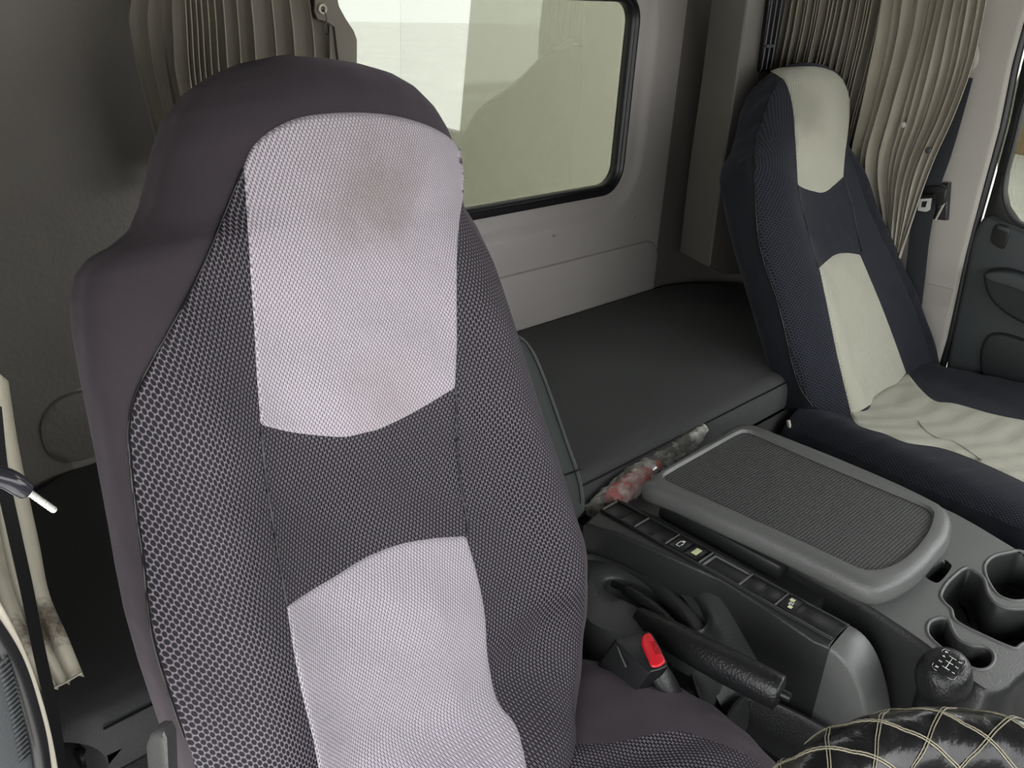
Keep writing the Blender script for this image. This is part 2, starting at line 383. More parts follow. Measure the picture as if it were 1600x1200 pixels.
# ------------------------------------------------------------------ seats
MESHD = net('seat_mesh_dark', (158, 149, 159), (20, 19, 25), .0055, .0085, .19, .38, sheen=0, vary=.12)
MESHL = net('seat_mesh_light', (214, 206, 214), (120, 114, 124), .0044, .0066, .10, .30, ell=.55,
            stain=[((.548, .775, 1.335), .10, (138, 118, 100), .55), ((.53, .72, 1.11), .08, (195, 168, 164), .3)], sheen=.2, vary=.05)
MESHPD = net('passenger_mesh_dark', (74, 80, 98), (12, 13, 18), .0058, .0076, .17, .40, sheen=.05, vary=.12)
MESHPL = net('passenger_mesh_light', (208, 208, 190), (150, 150, 134), .0050, .0066, .08, .32, sheen=.2, vary=.05,
             stain=[((1.96, 1.02, 1.33), .10, (140, 140, 128), .6)])
def sgp(v, e): return np.sign(v)*np.abs(v)**e
class Plane:
    def __init__(s, Y0, z0, k):
        n = math.hypot(1, k); s.P0 = np.array([0, Y0, z0]); s.es = np.array([0, k, 1])/n; s.n = np.array([0, -1, k])/n
    def px(s, x, y, off=0):
        d = ray(x, y); o = s.P0+s.n*off; t = np.dot(o-CAM, s.n)/np.dot(d, s.n); P = CAM+d*t
        return np.array([P[0], np.dot(P-s.P0, s.es)])
    def pt(s, X, S, off): return s.P0+np.array([X, 0, 0])+s.es*S+s.n*off
def poly_fn(pl, pts, off):
    Q = np.array([pl.px(x, y, off) for x, y in pts]); o = np.argsort(Q[:, 1]); Q = Q[o]
    return lambda S: np.interp(S, Q[:, 1], Q[:, 0])
def seatback(pl, left, right, seamL, seamR, oL, oR, oS, s0, s1, T, prof, mesh_mat, plain_mat, parent, names, seam_top, wrink=None, cut=.085):
    fL, fR = poly_fn(pl, left, oL), poly_fn(pl, right, oR)
    NR = 190; q = np.linspace(0, 1, NR); S = s0+(s1-s0)*(1-(1-q)**1.6)
    mF, mS = 90, 110; rowsM, rowsP, uvM, uvP = [], [], [], []
    e = .62
    def make_P(s):
        xl, xr = fL(s), fR(s); xc, hw = (xl+xr)/2, max((xr-xl)/2, .004)
        h = math.sqrt(max(0, 1-((s-(s1-cut))/cut)**2)) if s > s1-cut else 1.
        h = max(h, .02)
        m = T*.42
        def P(th):
            c, d = math.cos(th), math.sin(th); u = sgp(c, e); X = xc+hw*u
            if d >= 0: off = -m+h*(m*abs(d)**e)+prof(u, s, xc+hw*u)*abs(d)**.8
            else: off = -m-h*(T-m)*abs(d)**.55
            return pl.pt(X, s, off)
        def th_of(x):
            u = max(-.9995, min(.9995, (x-xc)/hw)); return math.acos(sgp(u, 1/e))
        return P, th_of
    base = np.array([[make_P(s)[0](t) for t in np.linspace(-.25, math.pi+.6, 260)] for s in S])
    nb = base.shape[1]
    bv0 = BVHTree.FromPolygons([Vector(p) for p in base.reshape(-1, 3)], [(i*nb+j, i*nb+j+1, (i+1)*nb+j+1, (i+1)*nb+j) for i in range(base.shape[0]-1) for j in range(nb-1)])
    def seam_fn(pts):
        Q = []
        for x, y in resample(catmull(pts, 5), 70):
            l, _, fi, _ = bv0.ray_cast(Vector(CAM), Vector(ray(x, y)).normalized())
            if l is not None:
                r0, c0 = divmod(fi, nb-1); d0, d1 = (Vector(base[r0, c0])-l).length, (Vector(base[r0, c0+1])-l).length
                Q.append((-.25+(c0+d0/(d0+d1))*(math.pi+.85)/(nb-1), float(np.dot(np.array(l)-pl.P0, pl.es))))
        Q = np.array(sorted(Q, key=lambda q: q[1])); return lambda S_: np.interp(S_, Q[:, 1], Q[:, 0])
    fB, fF = seam_fn(seamL), seam_fn(seamR)
    for s in S:
        P, th_of = make_P(s)
        tF, tB = float(fF(s)), float(fB(s))
        if s <= seam_top and tB-tF > .01:
            r = [P(t) for t in np.linspace(tF, tB, mF)]; rowsM.append(r)
            uvM.append([(p[0]+(.25*(p[1]-pl.P0[1])), s) for p in r])
        tt = np.linspace(0, 2*math.pi, 161); r = [P(t) for t in tt[:-1]]; rowsP.append(r)
    G = np.array(rowsM); du = np.gradient(G, axis=1); dv = np.gradient(G, axis=0); N = np.cross(du, dv); N /= np.linalg.norm(N, axis=2)[..., None]+1e-12
    if np.dot(N[N.shape[0]//2, mF//2], pl.n) < 0: N = -N
    off_ = np.full(G.shape[:2], .0016); off_[:, 0] = off_[:, -1] = -.0006; off_[-1, :] = -.0006
    M1 = grid(names[0], G+N*off_[..., None], mesh_mat, parent, uv=uvM); A = np.array(rowsP)
    M2 = grid(names[1], A, plain_mat, parent, closed=True)
    allr = A
    nr, nc = allr.shape[:2]; V = [Vector(p) for p in allr.reshape(-1, 3)]
    Fc = [(i*nc+j, i*nc+(j+1) % nc, (i+1)*nc+(j+1) % nc, (i+1)*nc+j) for i in range(nr-1) for j in range(nc)]
    # close the top
    capv = A[-1]; 
    return M1, M2, BVHTree.FromPolygons(V, Fc), (fL, fR)
def hit(bvh, x, y, near=None):
    d = Vector(ray(x, y)).normalized(); l, n, i, dist = bvh.ray_cast(Vector(CAM), d)
    if l is None: return None, None
    if n.dot(d) > 0: n = -n
    return l, n
def patch(name, bvh, top, bot, left, right, mat, parent, n=60, m=44, off=.0036, uvf=None, sm=8, **k):
    C = coons(catmull(top, sm), catmull(bot, sm), catmull(left, sm), catmull(right, sm), n, m)
    pos = np.full((n, m, 3), np.nan); nr = np.zeros((n, m, 3))
    for i in range(n):
        for j in range(m):
            l, nn = hit(bvh, *C[i, j])
            if l is not None: pos[i, j] = l; nr[i, j] = nn
    # fill any misses from neighbours at the same distance
    for _ in range(60):
        bad = np.isnan(pos[..., 0])
        if not bad.any(): break
        for i, j in zip(*np.where(bad)):
            for di, dj in ((0, 1), (0, -1), (1, 0), (-1, 0)):
                a, b = i+di, j+dj
                if 0 <= a < n and 0 <= b < m and not bad[a, b]:
                    d = ray(*C[i, j]); t = np.linalg.norm(pos[a, b]-CAM)/np.linalg.norm(d); pos[i, j] = CAM+d*t; nr[i, j] = nr[a, b]; break
    nr /= np.linalg.norm(nr, axis=2)[..., None]+1e-9
    o2 = np.full((n, m), off); o2[0, :] = o2[-1, :] = .0005; o2[:, 0] = o2[:, -1] = .0005
    G = pos+nr*o2[..., None]
    uv = [[uvf(G[i, j]) if uvf else (G[i, j][0], G[i, j][2]) for j in range(m)] for i in range(n)]
    return grid(name, G, mat, parent, uv=uv, **k)
def seam(name, bvh, pts, r, mat, parent, off=.0024, **k):
    P = [];
    for x, y in resample(catmull(pts, 6), max(12, len(pts)*8)):
        l, n = hit(bvh, x, y)
        if l is not None: P.append(np.array(l)+np.array(n)*off)
    if len(P) > 2: return tube(name, P, r, mat, parent, 6, **k)

# driver's seat --------------------------------------------------
ds = thing('seat', 'large high-backed driver seat in grey mesh cover with lilac panels, nearest the camera', 'seat', (.5, .55, .3))
PD = Plane(.60, .70, .30)
def profD(u, s, X):
    hd = 1/(1+math.exp(-(s-.56)/.03))            # headrest zone
    b = .050*math.exp(-((abs(u)-.74)/.20)**2)*(1-hd)*(.7+.5*math.exp(-((s-.17)/.16)**2))
    sag = -.018*math.exp(-((s-.30)/.09)**2)*math.exp(-(u/.55)**2)
    lum = .02*math.exp(-((s-.13)/.10)**2)*math.exp(-(u/.6)**2)
    cv = hd*(.020-.03*u*u)
    w = .003*math.sin(X*47+s*31)*math.sin(s*23+1)*(1-hd)
    w += .010*math.exp(-((s-.05-.25*(X-.45))/.03)**2)*(1-hd)*math.exp(-((u-.6)/.5)**2)
    f_ = 1/(1+math.exp((abs(u)-.58)/.08))
    return b+sag+lum+cv+w+.12*math.exp(-(max(0, s+.07)/.075)**2)*f_
leftD = [(490, 87), (440, 90), (400, 96), (360, 105), (325, 120), (290, 145), (262, 185), (246, 235), (236, 280), (226, 320), (210, 358), (180, 384), (145, 402), (124, 428), (115, 470), (118, 520), (128, 580), (140, 640), (152, 700), (165, 770), (176, 830), (186, 890), (200, 960), (222, 1040), (245, 1110), (262, 1160), (285, 1225), (300, 1300)]
rightD = [(490, 87), (545, 90), (590, 97), (630, 111), (662, 133), (690, 165), (711, 200), (724, 232), (729, 262), (732, 300), (738, 322), (757, 352), (775, 394), (792, 445), (806, 490), (818, 530), (840, 600), (866, 680), (890, 755), (907, 825), (916, 880), (918, 930), (913, 985), (906, 1040), (900, 1090), (905, 1150), (915, 1200), (920, 1260)]
seamLD = [(545, 222), (470, 228), (410, 240), (378, 266), (352, 330), (325, 395), (290, 468), (252, 540), (216, 608), (203, 660), (204, 710), (212, 780), (225, 870), (238, 980), (260, 1062), (290, 1150), (310, 1220), (330, 1300)]
seamRD = [(545, 222), (620, 225), (680, 240), (715, 280), (726, 337), (745, 370), (762, 394), (786, 447), (800, 490), (812, 530), (833, 600), (858, 668), (884, 745), (903, 825), (912, 880), (914, 930), (909, 985), (902, 1040), (896, 1090), (900, 1150), (910, 1200), (915, 1260)]
sTop = PD.px(490, 88, -.05)[1]
m1, m2, bvD, (fLD, fRD) = seatback(PD, leftD, rightD, seamLD, seamRD, -.075, -.028, .03, -.12, sTop, .15, profD, MESHD, MSPX, ds, ('mesh_cover', 'side_cover'), PD.px(545, 224, 0)[1])
uvD = lambda p: (p[0]+.25*(p[1]-.7), p[2]*1.03)
patch('headrest_panel', bvD, [(380, 262), (393, 232), (420, 206), (460, 186), (505, 178), (560, 176), (615, 181), (665, 195), (700, 214), (719, 238)],
      [(404, 665), (450, 676), (500, 682), (545, 683), (600, 668), (655, 640), (711, 606)],
      [(380, 262), (384, 330), (389, 420), (394, 500), (398, 580), (404, 665)],
      [(719, 238), (723, 270), (724, 300), (718, 342), (714, 395), (714, 480), (714, 540), (711, 606)], MESHL, ds, 90, 70, uvf=uvD, label='light lilac mesh panel with round brown stain near its top')
patch('lumbar_panel', bvD, [(445, 948), (480, 924), (520, 900), (570, 870), (620, 850), (670, 840), (728, 836)],
      [(500, 1230), (600, 1232), (700, 1232), (830, 1230)],
      [(445, 948), (452, 1000), (466, 1075), (484, 1150), (500, 1230)],
      [(728, 836), (744, 890), (758, 960), (763, 1030), (778, 1095), (806, 1132), (818, 1170), (830, 1230)], MESHL, ds, 80, 60, uvf=uvD, label='light lilac mesh panel at the lower back')
seam('stitch_line', bvD, [(405, 667), (412, 740), (424, 820), (436, 890), (445, 945)], .0012, MRUB, ds)
seam('stitch_line', bvD, [(712, 607), (712, 680), (718, 750), (726, 800), (730, 835)], .0012, MRUB, ds)
seam('stitch_line', bvD, [(378, 266), (352, 330), (325, 395), (290, 468), (252, 540), (216, 608), (203, 660), (204, 710), (212, 780), (225, 870), (238, 980), (260, 1062), (290, 1150)], .0012, MRUB, ds)
# cushion
def cushion(x0, x1, y0, y1, z, T, sides, mesh, plain, parent, seamW, bol=.03, tilt=.1, names=('seat_mesh', 'seat_side'), wr=.003, xs=None):
    rowsM, rowsP, uvM = [], [], []; NR = 80
    for i in range(NR):
        q = i/(NR-1); y = y0+(y1-y0)*q; zz = z+tilt*(y0-y)
        h = min(1, math.sqrt(max(0, 1-((q-.93)/.07)**2)) if q > .93 else 1); xa, xb = (x0, x1) if xs is None else xs(y)
        xc, hw = (xa+xb)/2, (xb-xa)/2
        def P(th):
            c, d = math.cos(th), math.sin(th); u = sgp(c, .45); X = xc+hw*u
            if d >= 0: Z = zz-T*.5+(T*.5*abs(d)**.5+bol*math.exp(-((abs(u)-.78)/.2)**2)*abs(d)+wr*math.sin(X*60+y*40)*math.sin(y*55)*abs(d))*h
            else: Z = zz-T*.5-T*.5*abs(d)**.4
            return (X, y, Z)
        w = seamW(q); a = math.acos(sgp(w, 1/.45)); b = math.pi-a
        r = [P(t) for t in np.linspace(a, b, 70)]; rowsM.append(r); uvM.append([(p[0], y*1.0) for p in r])
        rowsP.append([P(t) for t in np.linspace(b, a+2*math.pi, 70)])
    o = grid(names[0], rowsM, mesh, parent, uv=uvM); o2 = grid(names[1], rowsP, plain, parent)
    allr = np.concatenate([np.array(rowsM)[:, :-1], np.array(rowsP)[:, :-1]], 1); nr, nc = allr.shape[:2]
    Fc = [(i*nc+j, i*nc+(j+1) % nc, (i+1)*nc+(j+1) % nc, (i+1)*nc+j) for i in range(nr-1) for j in range(nc)]
    Fc.append(tuple((nr-1)*nc+j for j in range(nc)))
    mk('seat_front', allr[-1], [tuple(range(nc))], plain, parent, smooth=False)
    return BVHTree.FromPolygons([Vector(p) for p in allr.reshape(-1, 3)], Fc)
def xsD(y):
    return .10, float(np.interp(y, [.1, .25, .36, .42, .5, .58, .64], [.77, .82, .862, .875, .872, .84, .80]))
bvC = cushion(0, 0, .66, .12, .645, .15, None, MESHD, MSPX, ds, lambda q: float(np.interp(q, [0, .2, .32, .48, .65, 1], [.36, .38, .45, .70, .84, .86])), xs=xsD, wr=.004)
box('seat_pan', (.48, .38, .50), (.62, .5, .1), MCON, ds, .02)
box('seat_base', (.48, .38, .24), (.45, .45, .42), MCON, ds, .02)
# recliner lever low at the left
P = [atx(x, y, .17) for x, y in ((226, 1165), (231, 1150), (240, 1144), (252, 1145), (258, 1158), (262, 1240), (232, 1240))]
prism('recline_lever', P, (.012, .006, 0), MCON, ds, .006)

# black inner armrest folded up beside the driver seat back
ar = thing('folded_armrest', 'black cloth armrest folded upright behind right edge of driver seat', 'armrest', (.93, .75, .8))
AR = [(812, 527), (826, 530), (842, 552), (858, 590), (876, 640), (893, 690), (906, 725), (914, 755), (918, 790), (910, 808), (890, 815), (860, 740), (825, 640), (800, 560)]
P = catmull([aty(x, y, .80) for x, y in AR], 3, True)
prism('armrest_pad', P, (-.03, .07, 0), MARM, ar, .018, 4)
tube('piping', catmull([aty(x, y, .797)+np.array([-.006, 0, 0]) for x, y in [(812, 529), (824, 533), (838, 556), (853, 592), (870, 640), (887, 690), (899, 725), (908, 757), (911, 785)]], 4), .0009, MRUB, ar, 6)
a_ = [aty(x, y, .797) for x, y in ((884, 742), (896, 738), (907, 733))]
tube('seam', a_, .0015, MRUB, ar, 6)
box('pivot', (.86, .80, .78), (.06, .04, .06), MCON, ar, .01)

# passenger seat --------------------------------------------------
ps = thing('seat', 'high-backed passenger seat in black mesh cover with pale beige centre panels', 'seat', (2.0, .6, .3))
PP = Plane(.735, .69, .50)
def profP(u, s, X):
    hd = 1/(1+math.exp(-(s-.56)/.03))
    b = .040*math.exp(-((abs(u)-.72)/.22)**2)*(1-hd)
    cv = hd*(.025-.04*u*u)-.02*math.exp(-((s-.42)/.08)**2)*math.exp(-(u/.5)**2)
    w = .003*math.sin(X*41+s*27)*math.sin(s*29)*(1-hd)
    return b+cv+w
leftP = [(1252, 101), (1235, 103), (1218, 106), (1200, 113), (1183, 127), (1170, 148), (1162, 175), (1156, 205), (1146, 237), (1132, 262), (1129, 280), (1133, 310), (1142, 355), (1155, 405), (1168, 450), (1182, 498), (1197, 550), (1212, 600), (1226, 640), (1245, 665), (1262, 690), (1275, 720)]
rightP = [(1252, 101), (1275, 102), (1295, 106), (1312, 118), (1323, 138), (1328, 165), (1326, 200), (1325, 232), (1338, 262), (1350, 300), (1366, 340), (1385, 380), (1404, 420), (1422, 460), (1438, 500), (1450, 535), (1453, 548), (1456, 560), (1470, 600)]
seamLP = [(1215, 125), (1200, 160), (1184, 210), (1178, 260), (1180, 310), (1185, 370), (1197, 420), (1212, 462), (1225, 510), (1236, 560), (1250, 605), (1270, 635), (1285, 652), (1300, 690)]
seamRP = [(1300, 110), (1322, 140), (1326, 165), (1324, 200), (1323, 232), (1336, 262), (1348, 300), (1364, 340), (1383, 380), (1402, 420), (1420, 460), (1436, 500), (1448, 535), (1451, 548), (1455, 565), (1468, 600)]
sTP = PP.px(1252, 102, -.05)[1]
q1, q2, bvP, _ = seatback(PP, leftP, rightP, seamLP, seamRP, -.10, -.03, .02, -.06, sTP, .15, profP, MESHPD, MSPXP, ps, ('mesh_cover', 'side_cover'), PP.px(1250, 112, 0)[1])
uvP = lambda p: (p[0], p[2]*1.1)
patch('headrest_panel', bvP, [(1203, 111), (1222, 106), (1252, 104), (1280, 105), (1302, 112), (1316, 126)],
      [(1245, 290), (1256, 296), (1270, 300), (1287, 302), (1302, 291), (1317, 277)],
      [(1203, 111), (1220, 122), (1231, 142), (1238, 175), (1241, 215), (1243, 250), (1245, 290)],
      [(1316, 126), (1326, 150), (1327, 175), (1324, 210), (1320, 240), (1317, 277)], MESHPL, ps, 50, 40, uvf=uvP, label='pale beige mesh panel on the headrest')
patch('back_panel', bvP, [(1278, 418), (1292, 405), (1304, 397), (1322, 394), (1343, 397)],
      [(1329, 650), (1350, 640), (1375, 624), (1396, 608), (1416, 583)],
      [(1278, 418), (1288, 465), (1298, 515), (1310, 572), (1329, 650)],
      [(1343, 397), (1358, 432), (1378, 480), (1397, 530), (1416, 583)], MESHPL, ps, 50, 36, uvf=uvP, label='pale beige mesh panel down the backrest centre')
seam('stitch_line', bvP, [(1245, 292), (1255, 340), (1266, 380), (1277, 418)], .0012, MRUB, ps)
seam('stitch_line', bvP, [(1318, 280), (1330, 320), (1338, 360), (1345, 395)], .0012, MRUB, ps)
seam('stitch_line', bvP, [(1184, 210), (1178, 260), (1180, 310), (1185, 370), (1197, 420), (1212, 462), (1225, 510), (1236, 560), (1250, 605), (1270, 635)], .0012, MRUB, ps)
def xsP(y):
    return float(np.interp(y, [.0, .3, .5, .75], [1.585, 1.60, 1.63, 1.68])), float(np.interp(y, [0, .3, .6, .8], [2.42, 2.42, 2.38, 2.34]))
bvQ = cushion(0, 0, .80, .05, .665, .17, None, MESHPD, MSPXP, ps, lambda q: .93, xs=xsP, tilt=.06, bol=.028)
patch('seat_panel', bvQ, [(1324, 637), (1345, 627), (1370, 615), (1392, 602), (1417, 582)],
      [(1660, 785), (1660, 760), (1660, 735), (1660, 710), (1660, 668)],
      [(1324, 637), (1340, 664), (1382, 678), (1417, 692), (1473, 701), (1533, 723), (1600, 754), (1660, 785)],
      [(1417, 582), (1440, 610), (1462, 627), (1493, 631), (1550, 647), (1600, 657), (1660, 668)], MESHPL, ps, 70, 40, uvf=lambda p: (p[0], p[1]), label='pale beige mesh panel across the seat cushion')
seam('stitch_line', bvQ, [(1433, 660), (1447, 676), (1465, 687), (1488, 692), (1510, 705), (1533, 722)], .0012, MPIL, ps, off=.0042)
box('seat_pan', (2.02, .38, .50), (.66, .6, .1), MCON, ps, .02)
box('seat_base', (2.02, .38, .24), (.5, .45, .42), MCON, ps, .02)

# ------------------------------------------------------------------ berth
bd = thing('sleeper_bunk', 'dark grey sleeper bunk cushion lying behind the seats along back wall', 'bunk', (1.2, 1.12, .02))
def bunk():
    zt = .75; nx = 120; rows = []
    prof = [(.845, .66), (.838, .665), (.833, .68), (.832, .705), (.834, .722), (.839, .735), (.848, .744), (.862, .749), (.89, .7505), (.95, .751), (1.1, .751), (1.3, .751), (1.40, .749), (1.43, .742), (1.436, .70), (1.436, .66)]
    xs_ = np.linspace(0, 1, nx)
    for y, z in catmull(prof, 4):
        row = []
        for q in xs_:
            xr = float(np.interp(y, [.83, 1.2, 1.30, 1.38, 1.44], [2.33, 2.33, 2.28, 2.18, 2.06])); xl = float(np.interp(y, [.83, .86, .95, 1.3, 1.37, 1.44], [.20, .155, .14, .15, .24, .36]))
            x = xl+(xr-xl)*q; e = min(q, 1-q)*(xr-xl); dz = -.02*max(0, 1-e/.03)**2
            w = .0012*math.sin(x*19+y*11)+.0012*math.sin(x*7-y*23)
            row.append((x, y, z+dz*(1 if z > .7 else 0)+w*(1 if .88 < y < 1.38 else 0)))
        rows.append(row)
    grid('cushion', rows+[rows[0]], MBED, bd)
    for c_ in (0, -1): 
        q = [r[c_] for r in rows]; k = len(q); q.append(tuple(np.mean(np.array(q), axis=0))); mk('cushion_end', q, [[i, (i+1) % k, k] for i in range(k)], MBED, bd)
    ln = [(x, .8335-.0005, .722+.0) for x in np.linspace(.2, 2.32, 40)]
    tube('piping', [(x, .836, .737) for x, y, z in ln], .0016, MRUB, bd, 6)
    box('side_board', (1.22, .87, .69), (2.0, .03, .045), MBEDD, bd, .004)
    box('bunk_base', (1.23, 1.145, .325), (2.18, .585, .64), MCARP, bd, .01)
bunk()

# ------------------------------------------------------------------ centre console
ct = thing('center_console', 'charcoal centre console with armrest lid, switch strip and cup holders', 'console', (1.25, .5, .02))
def Z(pts, z): return [atz(x, y, z) for x, y in pts]
# lid
LID = [(1003, 768), (1006, 752), (1018, 741), (1080, 704), (1140, 666), (1160, 660), (1180, 663), (1240, 686), (1320, 718), (1400, 752), (1450, 776), (1478, 792), (1490, 812), (1486, 838), (1470, 868), (1445, 897), (1412, 922), (1375, 936), (1345, 930), (1300, 908), (1220, 868), (1130, 826), (1050, 789), (1015, 776)]
lid_o = catmull([atz(x, y, .769 if 1 <= k <= 13 else .752) for k, (x, y) in enumerate(LID)], 3, True); c0 = lid_o.mean(0)
lid = mk('armrest_lid', *(lambda: (lambda n, loops: ([p for l in loops for p in l], [[i*n+k, i*n+(k+1) % n, (i+1)*n+(k+1) % n, (i+1)*n+k] for i in range(len(loops)-1) for k in range(n)]+[list(range(n))]+[[(len(loops)-1)*n+k for k in range(n)]]))(len(lid_o), None))() , MCONL, ct) if False else None
MAT = [(1036, 748), (1044, 739), (1100, 707), (1150, 679), (1164, 675), (1182, 680), (1260, 714), (1350, 752), (1430, 785), (1452, 796), (1457, 806), (1450, 830), (1430, 858), (1404, 880), (1378, 891), (1350, 893), (1325, 883), (1260, 852), (1180, 816), (1100, 780), (1050, 758)]
mat_o = resample(np.vstack([catmull(Z(MAT, .768), 3, True), catmull(Z(MAT, .768), 3, True)[:1]]), 91)[:-1]
lo = resample(np.vstack([lid_o, lid_o[:1]]), 91)[:-1]
def align(A, B):
    best = min(range(len(B)), key=lambda k: np.linalg.norm(A-np.roll(B, -k, 0), axis=1).sum()); return np.roll(B, -best, 0)
mat_o = align(lo, mat_o)
def zz(P, z): Q = P.copy(); Q[:, 2] = z; return Q
def shrink(P, d):
    """move a closed outline inwards by d (metres)"""
    T = np.roll(P, -1, 0)-np.roll(P, 1, 0); T /= np.linalg.norm(T, axis=1)[:, None]; N = np.stack([-T[:, 1], T[:, 0], 0*T[:, 0]], 1)
    A = sum(P[i][0]*P[(i+1) % len(P)][1]-P[(i+1) % len(P)][0]*P[i][1] for i in range(len(P)))
    return P+N*(d if A > 0 else -d)
loops = [zz(shrink(lo, .014), .734), zz(shrink(lo, .004), .737), zz(shrink(lo, .001), .743), zz(lo, .752), zz(shrink(lo, .0015), .761), zz(shrink(lo, .005), .767), zz(shrink(lo, .010), .7705),
         zz(lo*.45+mat_o*.55, .7725), zz(lo*.15+mat_o*.85, .7728), zz(shrink(mat_o, -.002), .7725), zz(shrink(mat_o, .001), .7665)]
def stack(name, loops, mat, parent, cap0=True, cap1=True, **k):
    n = len(loops[0]); v = [p for l in loops for p in l]
    f = [[i*n+q, i*n+(q+1) % n, (i+1)*n+(q+1) % n, (i+1)*n+q] for i in range(len(loops)-1) for q in range(n)]
    if cap0: f.append(list(range(n))[::-1])
    if cap1: f.append([(len(loops)-1)*n+q for q in range(n)])
    return mk(name, v, f, mat, parent, autos=50, **k)
lid = stack('armrest_lid', loops, MCONL, ct)
# dotted rubber mat
mm, nt, p = new_mat('dotted_mat')
t_ = nd(nt, 'ShaderNodeTexCoord'); s_ = nd(nt, 'ShaderNodeSeparateXYZ'); nt.links.new(t_.outputs['Object'], s_.inputs[0])
def wv(v): return mth(nt, 'ABSOLUTE', mth(nt, 'SUBTRACT', mth(nt, 'FRACT', mth(nt, 'MULTIPLY', mth(nt, 'ADD', v, 5), 185)), .5))
dd = mth(nt, 'SQRT', mth(nt, 'ADD', mth(nt, 'POWER', wv(s_.outputs[0]), 2), mth(nt, 'POWER', wv(s_.outputs[1]), 2)))
mr = nd(nt, 'ShaderNodeMapRange', interpolation_type='SMOOTHSTEP'); nt.links.new(dd, mr.inputs[0]); mr.inputs[1].default_value = .18; mr.inputs[2].default_value = .34; mr.inputs[3].default_value = 1; mr.inputs[4].default_value = 0
nt.links.new(mixc(nt, mr.outputs[0], lin((54, 56, 56)), lin((112, 114, 110))), p.inputs['Base Color']); p.inputs['Roughness'].default_value = .55
nt.links.new(bump(nt, mr.outputs[0], .0015, .8), p.inputs['Normal'])
mk('lid_mat', zz(shrink(mat_o, .0008), .7668), [list(range(90))], mm, lid, smooth=False, label='dotted rubber mat')

# console top with cup holders
ZT = .722
def holes_plate(name, outline, holes, z, depth, mat, parent, rim=.004):
    bm = bmesh.new(); es = []
    loops_ = [outline]+[h for h in holes]
    for L_ in loops_:
        vs = [bm.verts.new((p[0], p[1], z)) for p in L_]
        es += [bm.edges.new((vs[i], vs[(i+1) % len(vs)])) for i in range(len(vs))]
    bmesh.ops.triangle_fill(bm, use_beauty=True, use_dissolve=False, edges=es)
    for f in bm.faces:
        if f.normal.z < 0: f.normal_flip()
    o = from_bm(name, bm, mat, parent, smooth=False)
    return o
TOP = [(1130, 800), (1300, 740), (1420, 775), (1493, 803), (1600, 866), (1700, 925), (1680, 1000), (1597, 1050), (1575, 1070), (1548, 1076), (1525, 1066), (1440, 1000), (1340, 935), (1240, 880)]
HA = [(1600, 862), (1575, 863), (1552, 869), (1539, 882), (1540, 898), (1548, 915), (1560, 930), (1580, 938), (1600, 938), (1640, 930), (1650, 890)]
HB = [(1508, 887), (1525, 893), (1538, 905), (1544, 925), (1556, 942), (1575, 950), (1600, 951), (1640, 950), (1640, 985), (1598, 1006), (1588, 1013), (1570, 1008), (1530, 990), (1502, 976), (1490, 966), (1486, 952), (1474, 940), (1470, 928), (1482, 908)]
HC = [(1452, 972), (1468, 965), (1482, 968), (1488, 982), (1498, 998), (1518, 1008), (1538, 1010), (1552, 1020), (1553, 1034), (1542, 1045), (1522, 1045), (1495, 1030), (1462, 1005), (1449, 988)]
HS = [(1445, 896), (1472, 875), (1484, 880), (1486, 888), (1470, 908), (1458, 909)]
H = [catmull(Z(h, ZT), 4, True) for h in (HA, HB, HC, HS)]
OT = catmull(Z(TOP, ZT), 3, True)
top = holes_plate('console_top', OT, H, ZT, 0, MCONL, ct)
for h, d, nm in ((H[0], .07, 'cup_well'), (H[1], .06, 'cup_well'), (H[2], .05, 'cup_well'), (H[3], .03, 'finger_slot')):
    w = stack(nm, [zz(h, ZT-.0005), zz(shrink(h, .003), ZT-.004), zz(shrink(h, .004), ZT-d), zz(shrink(h, .010), ZT-d-.004)], MCON if nm == 'cup_well' else MSW, ct, cap0=False)
    if nm == 'cup_well':
        P = np.vstack([h, h[:1]]); P[:, 2] = ZT-.001; v, f = tube_geo(P, .0032, 8, caps=False); mk('rim', v, f, MCONL, w)
# console skirt walls
o2 = shrink(OT, -.004); stack('console_wall', [zz(OT, ZT), zz(shrink(OT, -.0035), ZT-.003), zz(shrink(OT, -.006), ZT-.012), zz(shrink(OT, -.02), ZT-.12), zz(shrink(OT, -.03), .3)], MCON, ct, cap0=False, cap1=False)
box('lid_hinge_box', (1.26, .60, .715), (.30, .24, .03), MCON, ct, .006)
box('console_body', (1.26, .60, .40), (.33, .38, .60), MCON, ct, .01)

# switch strip ridge
ZS = .722
S_O = [(912, 818), (935, 797), (955, 781), (975, 781), (1040, 812), (1130, 862), (1230, 920), (1330, 974), (1312, 990), (1297, 1011), (1272, 1001), (1200, 952), (1130, 906), (1100, 893), (1030, 862), (960, 832)]
so = Z(S_O, ZS)
ridge = prism('switch_ridge', so, (0, 0, -.30), MCON, ct, .006, 3)
